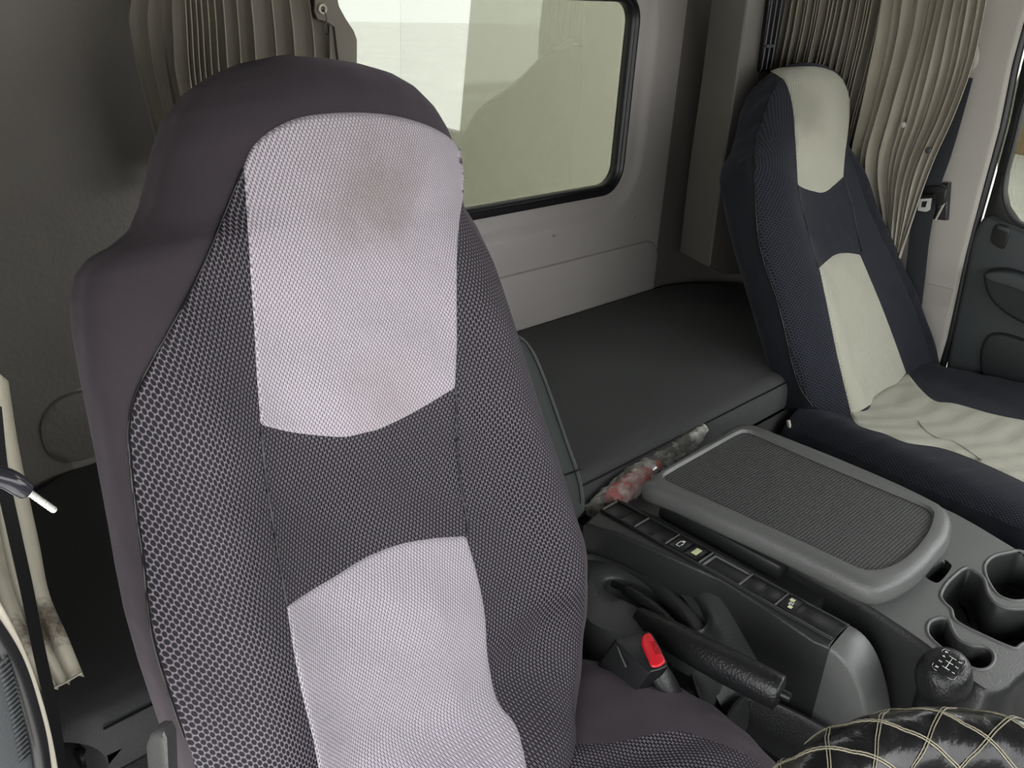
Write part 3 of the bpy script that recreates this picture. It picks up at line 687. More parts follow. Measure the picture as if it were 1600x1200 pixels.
# dropping front end of the ridge
secs = []
A1, A2 = atz(1297, 1011, ZS), atz(1330, 974, ZS)
for t in np.linspace(0, 1, 16):
    dy = -.10*t**.9; dz = -.16*t**2.0
    a = A1+np.array([0, dy, dz-.000]); b = A2+np.array([0, dy, dz]); b = b+np.array([.012*t, 0, 0])
    low = .40
    secs.append([[a[0], a[1], low], [a[0], a[1], a[2]-.01], [a[0]+.002, a[1], a[2]-.003], [a[0]+.008, a[1], a[2]], [b[0]-.008, b[1], b[2]], [b[0]-.002, b[1], b[2]-.003], [b[0], b[1], b[2]-.01], [b[0]+.004, b[1], low]])
grid('ridge_end', secs, MCONL, ct, autos=50)
ax = lambda x, y: atz(x, y, ZS+.001)
ca, cb_ = ax(953, 792), ax(1309, 988); U = (cb_-ca); Ls = np.linalg.norm(U); U /= Ls; V_ = np.array([-U[1], U[0], 0]); V_ = V_ if V_[0] > 0 else -V_
ROT = Matrix(((V_[0], U[0], 0), (V_[1], U[1], 0), (0, 0, 1)))
def along(x, y): return float(np.dot(ax(x, y)-ca, U))
fr_ = box('switch_frame', ca+U*Ls/2+np.array([0, 0, .000]), (.047, Ls+.006, .003), MSW, ct, .001, rot=ROT)
def cell(name, xa, ya, xb, yb, hgt, mat, w=.036, **k):
    a, b = along(xa, ya), along(xb, yb); c = ca+U*(a+b)/2+np.array([0, 0, .0015+hgt/2])
    return box(name, c, (w, abs(b-a)-.002, max(hgt, .001)), mat, ct, .0012, rot=ROT, **k), c, abs(b-a)
cell('blank_switch', 957, 795, 979, 807, .001, MSW); cell('blank_switch', 979, 807, 1000, 819, .001, MSW)
cell('blank_switch', 1005, 820, 1027, 833, .001, MSW); cell('blank_switch', 1027, 833, 1047, 845, .001, MSW)
s1, c1, l1 = cell('rocker_switch', 1052, 847, 1074, 860, .0035, MSW)
s2, c2, l2 = cell('rocker_switch', 1077, 861, 1098, 872, .0035, MSW)
def mark(parent, c, u0, v0, u1, v1, mat=MWHITE, z=.0022, t=.0006):
    """flat printed mark; u along strip, v across (metres from centre)"""
    cc = c+U*(u0+u1)/2+V_*(v0+v1)/2+np.array([0, 0, z]); box('mark', cc, (abs(v1-v0), abs(u1-u0), t), mat, parent, 0, rot=ROT)
mark(s1, c1, -.004, -.010, -.003, .006); mark(s1, c1, .003, -.006, .004, .002); mark(s1, c1, -.004, -.010, .004, -.009); mark(s1, c1, -.002, .004, .003, .009)
mlit, nt, p = new_mat('pale_yellow_lens'); p.inputs['Base Color'].default_value = (*lin((222, 228, 178)), 1); p.inputs['Roughness'].default_value = .3
mark(s2, c2, -.005, -.009, .005, .009, mlit)
for x, y in ((953, 792), (1002, 819), (1049, 846), (1103, 874), (1169, 905), (1225, 936)):
    c = ca+U*along(x, y)+np.array([0, 0, .0035]); box('divider', c, (.040, .0022, .004), MCONL, ct, .0008, rot=ROT)
for sg in (-1, 1): box('frame_rail', ca+U*Ls/2+V_*sg*.0222+np.array([0, 0, .003]), (.0022, Ls+.006, .0045), MCON, ct, .0008, rot=ROT)
# open tray in the strip
a_, b_ = along(1110, 876), along(1166, 905); c = ca+U*(a_+b_)/2
tr = [c+V_*sx*.018+U*sy*(b_-a_)/2+np.array([0, 0, 0]) for sx, sy in ((-1, -1), (1, -1), (1, 1), (-1, 1))]
trl = resample(np.vstack([tr, tr[:1]]), 41)[:-1]
stack('strip_tray', [zz(shrink(trl, -.003), ZS+.003), zz(shrink(trl, -.001), ZS+.0045), zz(shrink(trl, .0015), ZS+.003), zz(shrink(trl, .002), ZS+.0026)], MCONL, ct, cap0=False, cap1=False)
mk('tray_floor', zz(shrink(trl, .002), ZS+.0024), [list(range(len(trl)))], MRUB, ct, smooth=False)
cell('blank_switch', 1172, 906, 1195, 920, .001, MSW); cell('blank_switch', 1197, 920, 1222, 935, .001, MSW)
s3, c3, l3 = cell('rocker_switch', 1228, 938, 1250, 951, .004, MSW)
mark(s3, c3, .000, -.012, .006, -.006, mlit); mark(s3, c3, -.006, .005, .001, .012, mlit); mark(s3, c3, -.003, -.004, -.002, .004); mark(s3, c3, .002, -.004, .003, .004); mark(s3, c3, -.003, 0, .003, .001); mark(s3, c3, -.001, -.005, .0, .002)
cell('blank_cover', 1257, 955, 1305, 983, .0012, MSW, w=.040)

# ------------------------------------------------------------------ parking brake area
pb = thing('brake_housing', 'black moulded housing between driver seat and console holding the parking brake', 'housing', (.93, .5, .02))
# stepped floor of the housing
def sheet(name, px_rows, mat, parent, z_list, n=14, sm=5, **k):
    """surface through rows of (x, y, z) control points given in the photo frame with height"""
    R = [catmull([atz(x, y, z) for x, y, z in row], sm) for row in px_rows]; m = max(len(r) for r in R); R = [resample(r, m) for r in R]
    cols = [catmull([R[i][j] for i in range(len(R))], sm) for j in range(m)]
    return grid(name, np.array(cols), mat, parent, **k)
RO = [(905, 905), (912, 882), (926, 871), (948, 868), (985, 880), (1025, 903), (1062, 935), (1092, 962), (1112, 985), (1108, 1000), (1085, 1000), (1060, 985), (1030, 985), (1010, 1000), (960, 985), (915, 960)]
ZH = .66
OH = catmull(Z([(908, 900), (913, 880), (928, 870), (948, 870), (990, 882), (1030, 906), (1065, 936), (1095, 966), (1118, 1000), (1122, 1030), (1100, 1040), (1050, 1015), (1020, 1000), (960, 990), (912, 960)], ZH), 3, True)
SL = catmull(Z([(938, 914), (942, 904), (956, 900), (975, 902), (1010, 916), (1042, 938), (1066, 962), (1082, 982), (1080, 1000), (1060, 995), (1030, 970), (985, 945), (950, 928)], ZH), 3, True)
oh = resample(np.vstack([OH, OH[:1]]), 81)[:-1]; sl = align(oh, resample(np.vstack([SL, SL[:1]]), 81)[:-1])
stack('lever_surround', [zz(shrink(oh, -.03), .50), zz(shrink(oh, -.012), .625), zz(shrink(oh, -.003), .652), zz(oh, ZH), zz(oh*.5+sl*.5, ZH+.006), zz(sl, ZH+.002), zz(shrink(sl, .004), ZH-.004), zz(shrink(sl, .006), ZH-.05), zz(shrink(sl, .010), ZH-.055)], MCONM, pb, cap0=False)
# lever boot tongue inside the slot
tube('slot_tongue', catmull([atz(958, 912, ZH-.004), atz(985, 925, ZH+.006), atz(1020, 950, ZH+.008), atz(1050, 980, ZH+.0)], 5), [.006]*4+[.010]*8+[.011]*4, MLEA, pb, 10)
# base deck
D = [(880, 880), (915, 815), (1000, 850), (1110, 905), (1200, 955), (1290, 1010), (1330, 1050), (1372, 1140), (1420, 1220), (1300, 1300), (1100, 1240), (900, 1100)]
OD = Z([(860, 900), (905, 822), (1000, 862), (1105, 912), (1200, 975), (1290, 1030), (1372, 1110), (1420, 1220), (1300, 1330), (1000, 1280), (850, 1100)], .60)
# deep side bin rim between housing and strip
BR = [(914, 836), (960, 850), (1010, 872), (1060, 906), (1092, 938), (1106, 962), (1104, 980), (1090, 985), (1075, 965), (1040, 930), (1000, 900), (950, 875), (915, 862)]
br = catmull(Z([(905, 832), (955, 845), (1010, 870), (1060, 905), (1092, 938), (1106, 965), (1100, 982), (1084, 984), (1060, 950), (1020, 912), (975, 885), (930, 868), (905, 862)], .668), 3, True)
br = resample(np.vstack([br, br[:1]]), 61)[:-1]
stack('bin_rim', [zz(shrink(br, -.006), .655), zz(shrink(br, -.004), .667), zz(br, .670), zz(shrink(br, .004), .666), zz(shrink(br, .006), .60)], MCON, pb, cap0=False, cap1=False)
mk('bin_floor', zz(shrink(br, .003), .602), [list(range(len(br)))], MRUB, pb, smooth=False)
# sloping side deck between the housing and the ridge
rows = [[(905, 818, .700), (1000, 852, .700), (1090, 895, .700), (1130, 915, .700), (1200, 960, .66), (1290, 1040, .60), (1360, 1130, .56)],
        [(905, 826, .680), (1000, 862, .680), (1075, 905, .680), (1115, 950, .678), (1165, 1010, .64), (1240, 1090, .58), (1320, 1180, .54)],
        [(905, 835, .660), (1000, 870, .664), (1062, 908, .666), (1108, 965, .664), (1135, 1040, .63), (1190, 1110, .575), (1290, 1200, .53)],
        [(905, 845, .64), (1000, 885, .655), (1050, 915, .660), (1100, 985, .655), (1112, 1070, .62), (1150, 1140, .57), (1230, 1230, .53)]]
sheet('side_deck', rows, MCONM, pb, None)
rows = [[(1090, 985, .655), (1113, 1010, .65), (1160, 1040, .64), (1230, 1090, .60), (1320, 1160, .56), (1400, 1230, .53)],
        [(1070, 1060, .61), (1110, 1115, .60), (1150, 1150, .58), (1200, 1200, .56), (1270, 1260, .54), (1330, 1300, .52)],
        [(1000, 1120, .5), (1060, 1170, .5), (1100, 1220, .5), (1150, 1260, .5), (1200, 1300, .5), (1260, 1340, .5)]]
box('deck_core', (.99, .50, .30), (.14, .5, .54), MCON, pb, .02)
box('front_core', (.96, .20, .27), (.24, .36, .50), MCON, pb, .02)
# coin pocket with raised rims, front
pk = catmull(Z([(1165, 1082), (1185, 1085), (1240, 1108), (1300, 1140), (1350, 1170), (1420, 1230), (1300, 1290), (1190, 1260), (1130, 1180), (1125, 1150), (1140, 1110)], .615), 3, True)
pk = resample(np.vstack([pk, pk[:1]]), 81)[:-1]
stack('coin_tray', [zz(shrink(pk, -.02), .54), zz(shrink(pk, -.004), .608), zz(pk, .614), zz(shrink(pk, .004), .614), zz(shrink(pk, .009), .606), zz(shrink(pk, .020), .565), zz(shrink(pk, .034), .552), zz(shrink(pk, .045), .550)], MCON, pb, cap0=False)
# black slot opening beside the buckle
ho = catmull(Z([(1048, 1015), (1062, 1018), (1078, 1050), (1092, 1090), (1100, 1108), (1096, 1116), (1080, 1112), (1060, 1085), (1050, 1050)], .640), 3, True)
ho = resample(np.vstack([ho, ho[:1]]), 41)[:-1]
stack('slot_rim', [zz(shrink(ho, -.006), .60), zz(shrink(ho, -.004), .640), zz(ho, .642), zz(shrink(ho, .002), .636)], MCON, pb, cap0=False, cap1=False)
mk('slot_floor', zz(shrink(ho, .001), .637), [list(range(len(ho)))], MRUB, pb, smooth=False)

lv = thing('parking_brake_lever', 'black leather-grained parking brake lever angled towards the gear knob', 'lever', atz(1040, 990, .66))
P = [atz(1000, 965, .66), atz(1045, 992, .675), atz(1100, 1022, .69), atz(1160, 1053, .70), atz(1205, 1076, .705), atz(1221, 1084, .705)]
P = catmull(P, 6); rr = np.interp(np.linspace(0, 1, len(P)), [0, .2, .5, .8, .96, 1], [.015, .021, .0235, .0225, .0215, .015])
tube('grip', P, rr, MLEA, lv, 20, flat=1.15)
T = P[-1]-P[-4]; T /= np.linalg.norm(T)
tube('release_button', [P[-1]-T*.004, P[-1]+T*.006, P[-1]+T*.012, P[-1]+T*.0125], [.0072, .0072, .0065, .003], MRUB, lv, 14)
tube('button_glint', [P[-1]+T*.0128+np.array([0, 0, .002]), P[-1]+T*.0128+np.array([.004, .001, -.003])], .0008, MCHR, lv, 6)

# seat belt buckle
bk = thing('seat_belt_buckle', 'black seat belt buckle with red press button beside driver seat', 'buckle', atz(990, 1010, .62))
zb = .715
B0 = catmull([atz(x, y, z) for x, y, z in ((962, 1003, zb), (972, 996, zb), (1000, 988, zb), (1012, 986, zb), (1022, 992, zb), (1042, 1032, zb), (1040, 1042, zb), (1018, 1049, zb), (1010, 1047, zb))], 2, True)
dn = np.array([-.02, .03, -.09])
prism('buckle_body', B0, dn, MSW, bk, .005, 3)
bt_ = catmull([atz(x, y, zb+.003) for x, y in ((1004, 992), (1011, 988), (1018, 990), (1038, 1026), (1038, 1034), (1028, 1040), (1018, 1039), (1014, 1030), (1003, 1006))], 2, True)
rb = prism('red_button', bt_, (0, 0, -.012), MRED, bk, .0035, 3, label='red push button')
def word(txt, loc, xd, yd, size, mat, parent, name='lettering', ext=.0003):
    cu = bpy.data.curves.new(name, 'FONT'); cu.body = txt; cu.size = size; cu.extrude = ext; cu.align_x = 'CENTER'; cu.align_y = 'CENTER'
    tmp = bpy.data.objects.new('tmp', cu); COL.objects.link(tmp); dg = bpy.context.evaluated_depsgraph_get()
    me = bpy.data.meshes.new_from_object(tmp.evaluated_get(dg)); bpy.data.objects.remove(tmp)
    xd = np.array(xd)/np.linalg.norm(xd); yd = np.array(yd)-xd*np.dot(xd, yd); yd /= np.linalg.norm(yd); zd = np.cross(xd, yd)
    v = [np.array(loc)+xd*q.co[0]+yd*q.co[1]+zd*q.co[2] for q in me.vertices]; f = [list(p.vertices) for p in me.polygons]
    return mk(name, v, f, mat, parent, smooth=False)
ua = atz(1015, 996, zb)-atz(1031, 1030, zb); ub = atz(1028, 1008, zb)-atz(1016, 1014, zb)
word('PRESS', atz(1024, 1012, zb+.0033), -ua, ub, .0105, plastic('dark_red', (150, 20, 32), .5, 300, 0), rb)
tube('buckle_stalk', catmull([atz(1030, 1050, .69), atz(1045, 1075, .67), atz(1060, 1110, .64), atz(1072, 1150, .6)], 5), .019, MCON, bk, 14, flat=.6)
tube('trim_edge', catmull([atz(963, 1004, zb-.002), atz(968, 1018, zb-.006), atz(978, 1042, zb-.01)], 4), .0012, MCONL, bk, 6)

# gear knob
gk = thing('gear_knob', 'black rounded gear knob with shift pattern in front of cup holders', 'gear knob', atz(1465, 1090, .62))
kc = atz(1474, 1058, .725); KS = 1.22; prof = [(.0, .030), (.010, .0295), (.018, .027), (.0245, .021), (.0285, .010), (.0295, .0), (.027, -.012), (.0225, -.025), (.0205, -.04), (.0195, -.06), (.018, -.09), (.010, -.12), (.008, -.22)]
tl = Vector((-.34, -.10, 1)).normalized(); Rk = Vector((0, 0, 1)).rotation_difference(tl).to_matrix()
vs, fs = [], []; n = 36; pc = catmull([(a, b) for a, b in prof], 4)
for r_, h_ in pc:
    for k in range(n):
        a = 2*math.pi*k/n; vs.append(np.array(Rk @ Vector((max(r_, .0002)*math.cos(a)*1.06, max(r_, .0002)*math.sin(a)*.98, h_)))*KS+kc)
fs = [[i*n+k, i*n+(k+1) % n, (i+1)*n+(k+1) % n, (i+1)*n+k] for i in range(len(pc)-1) for k in range(n)]
mk('knob', vs, fs, MLEA, gk)
kx = np.array([1, .15, 0]); ky = np.array(Rk @ Vector((0, 1, 0)))
up_ = np.array(tl)
pl_c = kc+up_*.0300+np.array([.002, .004, 0])
vx = np.array(Rk @ Vector((1, .0, 0))); vy = np.array(Rk @ Vector((0, 1, 0)))
def kpt(a, b, d=.0309):
    r2 = a*a+b*b; return kc+(vx*a+vy*b+up_*(d-r2*9))*KS
pp = [kpt(a, b, .0306) for a, b in rrect(-.0155, .0155, -.0125, .0125, .004, 4)]
mk('pattern_plate', pp, [list(range(len(pp)))], MSW, gk, smooth=False)
P = pp+pp[:1]; v, f = tube_geo(P, .0004, 5, caps=False); mk('plate_edge', v, f, MCHR, gk)
segs = []
for a in (-.008, 0, .008): segs.append(tube_geo([kpt(a, -.004), kpt(a, .004)], .00045, 5))
segs.append(tube_geo([kpt(-.008, 0), kpt(.008, 0)], .00045, 5)); v, f = multi(segs); mk('shift_pattern', v, f, MWHITE, gk)
for txt, a, b in (('R', -.012, .008), ('2', -.004, .008), ('4', .004, .008), ('6', .011, .008), ('1', -.008, -.008), ('3', 0, -.008), ('5', .008, -.008)):
    word(txt, kpt(a, b, .0309), -vx, -vy, .0055, MWHITE, gk)
box('gear_boot', atz(1440, 1085, .60)+np.array([0, 0, -.03]), (.10, .12, .08), MCON, gk, .03, 4)

# ------------------------------------------------------------------ steering wheel
sw = thing('steering_wheel', 'glossy black quilted steering wheel cover with cream double stitching', 'steering wheel', (.45, -.04, .95))
mg, nt, p = new_mat('glossy_quilted_leather'); p.inputs['Base Color'].default_value = (.012, .012, .013, 1); p.inputs['Roughness'].default_value = .24; p.inputs['Specular IOR Level'].default_value = .35
p.inputs['Coat Weight'].default_value = .05; nt.links.new(bump(nt, noise(nt, 90, 3), .003, .35), p.inputs['Normal'])
MTH = plastic('cream_thread', (150, 145, 124), .6, 900, 0, .1)
wc = np.array([.452, -.076, 1.008]); Rw, rw = .222, .027
tn = Vector((.0, -.18, 1)).normalized(); Rwm = Vector((0, 0, 1)).rotation_difference(tn).to_matrix()
def wp(a, b, dr=0.):
    quilt = .0022*abs(math.sin(a*13+b*1.5))*abs(math.sin(a*13-b*1.5))
    r = rw+dr+quilt; v = Vector(((Rw+r*math.cos(b))*math.cos(a), (Rw+r*math.cos(b))*math.sin(a), r*math.sin(b))); return np.array(Rwm @ v)+wc
na, nb = 260, 30
G = [[wp(2*math.pi*i/na, 2*math.pi*j/nb) for j in range(nb)] for i in range(na)]
fs = [[i*nb+j, i*nb+(j+1) % nb, ((i+1) % na)*nb+(j+1) % nb, ((i+1) % na)*nb+j] for i in range(na) for j in range(nb)]
rim_ = mk('rim', [q for r in G for q in r], fs, mg, sw)
st = []
for sgn in (1, -1):
    for k in range(26):
        for d in (-.0075, .0075):
            path = [wp((k*math.pi/13)+d+sgn*(b-1.2)*.16, b, .0002+.0003*(q%2)) for q, b in enumerate(np.linspace(-.3, 2.7, 60))]
            st.append(tube_geo(path, .00055, 4))
v, f = multi(st); o = mk('stitching', v, f, MTH, rim_, label='cream double stitching in diamonds'); o['kind'] = 'stuff'
hub = box('hub', wc+np.array([0, -.01, -.03]), (.15, .13, .05), MSW, sw, .02, 4)
for ang in (20, 160, 270):
    a = math.radians(ang); tube('spoke', [wc+np.array([math.cos(a)*.05, math.sin(a)*.05, -.025]), np.array(Rwm @ Vector((math.cos(a)*Rw, math.sin(a)*Rw, -.005)))+wc], .014, MSW, sw, 12, flat=.5)
tube('steering_column', [wc+np.array([0, -.02, -.05]), wc+np.array([.0, -.25, -.42])], .035, MSW, sw, 16)

# ------------------------------------------------------------------ passenger side pillar and door
PE = [(1620, -40), (1600, 27), (1580, 100), (1560, 200), (1533, 300), (1507, 400), (1478, 530), (1450, 620)]
XP = 2.36
P = [atx(x, y, XP) for x, y in PE+[(1440, 700), (1300, 640), (1250, 300), (1290, -40)]]
wr = struct(prism('wall_right', P, (.12, 0, 0), MPIL, bevel=.012))
P = [atx(x, y, XP-.001) for x, y in ((1442, 447), (1450, 443), (1490, 452), (1482, 480), (1436, 472))]
struct(prism('trim_5', P, (-.003, 0, 0), MPIL, bevel=.001))
S1 = [(1635, -40), (1612, 27), (1592, 100), (1573, 190), (1546, 290), (1520, 385), (1490, 530), (1462, 620)]
pa = [(atx(*q, XP+.02)+atx(*w, XP+.02))/2 for q, w in zip(PE, S1)]
struct(tube('trim_6', catmull(pa, 5), .011, MRUB, None, 12))
dr = thing('door_1', 'x', 'd', atx(1520, 640, 2.40)); del dr['label'], dr['category']; dr['kind'] = 'structure'
XD = 2.385
FR = [(1640, -40), (1618, 27), (1596, 100), (1578, 190), (1551, 290), (1535, 345)]
INN = [(1660, -40), (1645, 27), (1625, 90), (1600, 160), (1586, 217), (1572, 270), (1568, 300), (1573, 325), (1588, 347), (1620, 362), (1700, 398)]
P = [atx(x, y, XD) for x, y in FR]+[atx(1545, 352, XD), atx(1700, 420, XD)]+[atx(x, y, XD) for x, y in INN[::-1]]
prism('window_frame', P, (.03, 0, 0), MRUB, dr, .004)
prism('window_glass', [atx(x, y, XD+.02) for x, y in [(1660, -60), (1560, 200), (1555, 380), (1900, 500), (2100, -200)]], (.004, 0, 0), gl, dr, 0)
P = [atx(x, y, XD-.012) for x, y in INN]; tube('glass_seal', catmull(P, 4), .004, MDOORD, dr, 8)
DC = [(1527, 352), (1534, 342), (1546, 338), (1600, 362), (1760, 432), (1760, 900), (1600, 800), (1470, 640), (1474, 590), (1488, 520), (1505, 440), (1518, 375)]
prism('door_card', [atx(x, y, XD-.02) for x, y in DC], (.05, 0, 0), MDOOR, dr, .012, 4)
UL = [(1546, 340), (1600, 364), (1760, 434), (1760, 470), (1600, 392), (1560, 378), (1536, 368)]
def pill(name, px, X, d, mat, parent, bev, **k):
    return prism(name, catmull([atx(x, y, X) for x, y in px], 3, True), (d, 0, 0), mat, parent, bev, 4, **k)
pill('arm_rest', [(1534, 432), (1545, 424), (1570, 424), (1610, 438), (1700, 478), (1800, 520), (1800, 620), (1700, 560), (1620, 518), (1575, 495), (1545, 468)], XD-.065, .06, MDOORD, dr, .02)
pill('arm_rest_top', [(1537, 431), (1550, 425), (1580, 427), (1620, 442), (1700, 478), (1700, 505), (1620, 468), (1580, 450), (1550, 441)], XD-.075, .02, MDOOR, dr, .008)
pill('map_pocket', [(1531, 580), (1530, 550), (1540, 527), (1560, 521), (1600, 532), (1700, 575), (1800, 620), (1800, 760), (1700, 700), (1600, 640), (1545, 608)], XD-.034, .02, MDOORD, dr, .010)
pill('lock_recess', [(1548, 377), (1552, 356), (1560, 350), (1574, 355), (1577, 362), (1570, 386), (1562, 388)], XD-.024, .006, MRUB, dr, .002)
prism('lock_tab', [atx(x, y, XD-.03) for x, y in ((1559, 352), (1575, 357), (1574, 363), (1558, 358))], (.006, 0, 0), MDOOR, dr, .001)
# mirror arm etc outside is out of frame

# passenger belt --------------------------------------------------
pbt = thing('passenger_seat_belt', 'dark grey belt webbing running down the pillar behind passenger seat', 'seat belt', atx(1430, 480, 2.32))
mid = catmull([atx(1503, 120, 2.325), atx(1487, 180, 2.32), atx(1468, 245, 2.315), atx(1452, 292, 2.31), atx(1438, 360, 2.31), atx(1430, 430, 2.31), atx(1422, 500, 2.31), atx(1410, 590, 2.31)], 6)
G = [[p+np.array([0, .026, 0])*q+np.array([-.002*(1-q*q), 0, 0]) for q in np.linspace(-1, 1, 7)] for p in mid]
thick_grid('webbing', G, (-1, 0, 0), .0015, MBELT, pbt)
g_ = [atx(x, y, 2.302) for x, y in ((1419, 300), (1428, 291), (1470, 290), (1479, 296), (1476, 316), (1464, 325), (1462, 312), (1430, 310), (1426, 333), (1414, 330))]
prism('belt_guide', g_, (.02, 0, 0), MRUB, pbt, .003)
prism('guide_surround', [atx(x, y, 2.335) for x, y in ((1412, 290), (1482, 286), (1478, 345), (1408, 338))], (.02, 0, 0), MSW, pbt, .004)
tube('grey_edge', [atx(1479, 292, 2.33), atx(1475, 318, 2.33), atx(1462, 343, 2.33)], .003, MPIL, pbt, 8)
tg = thing('belt_tongue', 'bright metal belt tongue hanging on passenger belt', 'belt tongue', atx(1442, 330, 2.298))
def frame_loop(name, outer_px, inner_px, X, t, mat, parent):
    O = resample(np.array([atx(x, y, X) for x, y in outer_px+outer_px[:1]]), 25)[:-1]; I = resample(np.array([atx(x, y, X) for x, y in inner_px+inner_px[:1]]), 25)[:-1]
    ring_sweep(name, [list(map(tuple, a)) for a in (O, I, I+np.array([t, 0, 0]), O+np.array([t, 0, 0]))], mat, parent)
frame_loop('metal_plate', [(1435, 309), (1456, 307), (1453, 328), (1447, 331), (1434, 329)], [(1440, 315), (1449, 314), (1446, 324), (1439, 324)], 2.294, .002, MSAT, tg)
tube('tongue_bar', [atx(1431, 308, 2.295), atx(1460, 306, 2.295)], .006, MRUB, tg, 8)
gh = thing('grab_handle', 'pale grey grab handle loop on pillar beside the draped curtain', 'handle', atx(1515, 100, 2.35))
tube('handle_loop', catmull([atx(1508, 70, 2.36), atx(1520, 72, 2.33), atx(1524, 88, 2.32), atx(1519, 102, 2.33), atx(1506, 108, 2.36)], 6), .009, MPIL, gh, 12)
box('handle_base', atx(1508, 88, 2.355), (.012, .03, .09), MPIL, gh, .005)

# ------------------------------------------------------------------ curtains
def pleated(name, left, right, fn, us, depth, outn, mat, parent, n=60, per=8, dirn=1, sharp=.35, sway=0.0, ridge=0):
    """curtain sheet with a pleat ridge at every u in us"""
    L, R = resample(catmull(left, 6), n), resample(catmull(right, 6), n)
    u = []
    for a, b in zip(us[:-1], us[1:]): u += list(np.linspace(a, b, per+1)[:-1])
    u.append(us[-1]); u = np.array(u); outn = np.array(outn, float)
    prof = []
    for x in u:
        k = min(len(us)-2, max(0, int(np.searchsorted(us, x, side='right')-1))); t = (x-us[k])/(us[k+1]-us[k]); w = (us[k+1]-us[k])
        prof.append(depth*min(1.6, .5+w*len(us)*.5)*(1-math.sin(math.pi*t)**sharp if t not in (0, 1) else 1))
    G = []
    for i in range(n):
        row = []
        for x, pr_ in zip(u, prof):
            q = L[i]+(R[i]-L[i])*x
            P = np.array(fn(q[0], q[1])); row.append(P+outn*(pr_+sway*math.sin(i*.13+x*9)))
        G.append(row)
    o = thick_grid(name, G, outn, .0012, mat, parent)
    if ridge:
        GG = np.array(G); parts = [tube_geo(GG[:, j]+outn*.0006, ridge, 5) for j in range(per, len(u)-1, per)]
        v, f = multi(parts); e = mk('stitched_edges', v, f, MCURE, o, label='pale stitched pleat edges'); e['kind'] = 'stuff'
    return o
cl = thing('rear_window_curtain', 'olive grey pleated curtain with ridged seams, behind driver seat headrest', 'curtain', aty(370, 120, 1.39))
us = [(x-258)/(520-258) for x in (258, 283, 291, 300, 308, 318, 329, 341, 363, 384, 418, 446, 479, 503, 520)]
pleated('pleated_panel', [(258, -40), (262, 40), (266, 110), (276, 180), (284, 260)], [(508, -40), (520, 40), (526, 110), (530, 180), (534, 260)], lambda x, y: aty(x, y, 1.385), us, .014, (0, -1, 0), MCURD, cl, sharp=.3, ridge=.0011)
pleated('edge_fold', [(205, -40), (193, 18), (197, 60), (210, 120), (226, 180), (240, 236), (256, 300)], [(262, -40), (262, 40), (266, 100), (275, 150), (284, 200), (290, 250), (296, 300)], lambda x, y: aty(x, y, 1.365), [0, .42, .78, 1], .016, (0, -1, 0), MCURD, cl, sharp=.7)
fl = [(494, -40), (520, -40), (530, 10), (541, 30), (553, 48), (558, 62), (558, 110), (556, 180), (528, 180), (530, 100), (523, 42), (510, 34), (497, 30), (492, 18)]
prism('tie_flap', [aty(x, y, 1.355) for x, y in fl], (0, .003, 0), MCURD, cl, .001)
prism('flap_fold', [aty(x, y, 1.362) for x, y in ((515, 30), (548, 44), (556, 62), (556, 170), (516, 170))], (0, .003, 0), MCURD, cl, .001)
c = aty(504, 14, 1.352); bm = bmesh.new()
v, f = tube_geo([c+np.array([.0065*math.cos(a), 0, .0065*math.sin(a)]) for a in np.linspace(0, 2*math.pi, 25)], .0022, 8, caps=False); bm.free(); mk('grommet', v, f, MIVORY, cl)
tube('curtain_hook', catmull([aty(504, 15, 1.350), aty(509, 22, 1.345), aty(510, 34, 1.345), aty(507, 44, 1.345), aty(511, 54, 1.345), aty(514, 46, 1.348), aty(512, 38, 1.348)], 5), .0009, MSW, cl, 6)
cr_ = thing('passenger_rear_curtain', 'tightly pleated beige curtain hanging behind passenger headrest', 'curtain', atx(1300, 100, 2.32))
us = list(np.cumsum([0]+[1+.35*math.sin(k*2.3)+.2*math.sin(k*5.1) for k in range(24)])); us = [u/us[-1] for u in us]
pleated('pleated_panel', [(1236, -40), (1222, 40), (1209, 105), (1203, 160), (1210, 260), (1240, 330)], [(1412, -40), (1396, 40), (1375, 120), (1352, 200), (1342, 260), (1350, 330)], lambda x, y: atx(x, y, 2.30), us, .026, (-1, 0, 0), MCURD, cr_, sharp=.6, sway=.002, ridge=.0016)
cd_ = thing('passenger_side_curtain', 'beige curtain gathered in long folds and swept down in front of pillar', 'curtain', atx(1400, 430, 2.25))
us = [0, .12, .2, .34, .46, .52, .6, .7, .78, .84, .93, 1]
pleated('draped_panel', [(1392, -40), (1380, 40), (1364, 110), (1348, 180), (1336, 240), (1340, 285), (1356, 325), (1372, 370), (1388, 420), (1396, 432)], [(1553, -40), (1536, 40), (1520, 110), (1494, 185), (1466, 245), (1443, 300), (1425, 350), (1410, 395), (1401, 428), (1398, 436)], lambda x, y: atx(x, y, 2.25), us, .020, (-1, 0, 0), MCUR, cd_, n=80, sharp=.75, sway=.006)
for k, (x, y) in enumerate(((1450, 235), (1411, 195))):
    c = atx(x, y, 2.216); bm = bmesh.new(); bmesh.ops.create_uvsphere(bm, u_segments=14, v_segments=8, radius=.0075); bmesh.ops.scale(bm, vec=Vector((.4, 1, 1)), verts=bm.verts)
    bmesh.ops.translate(bm, vec=Vector(c), verts=bm.verts); from_bm('press_stud', bm, MDOOR if k == 0 else MPIL, cd_)
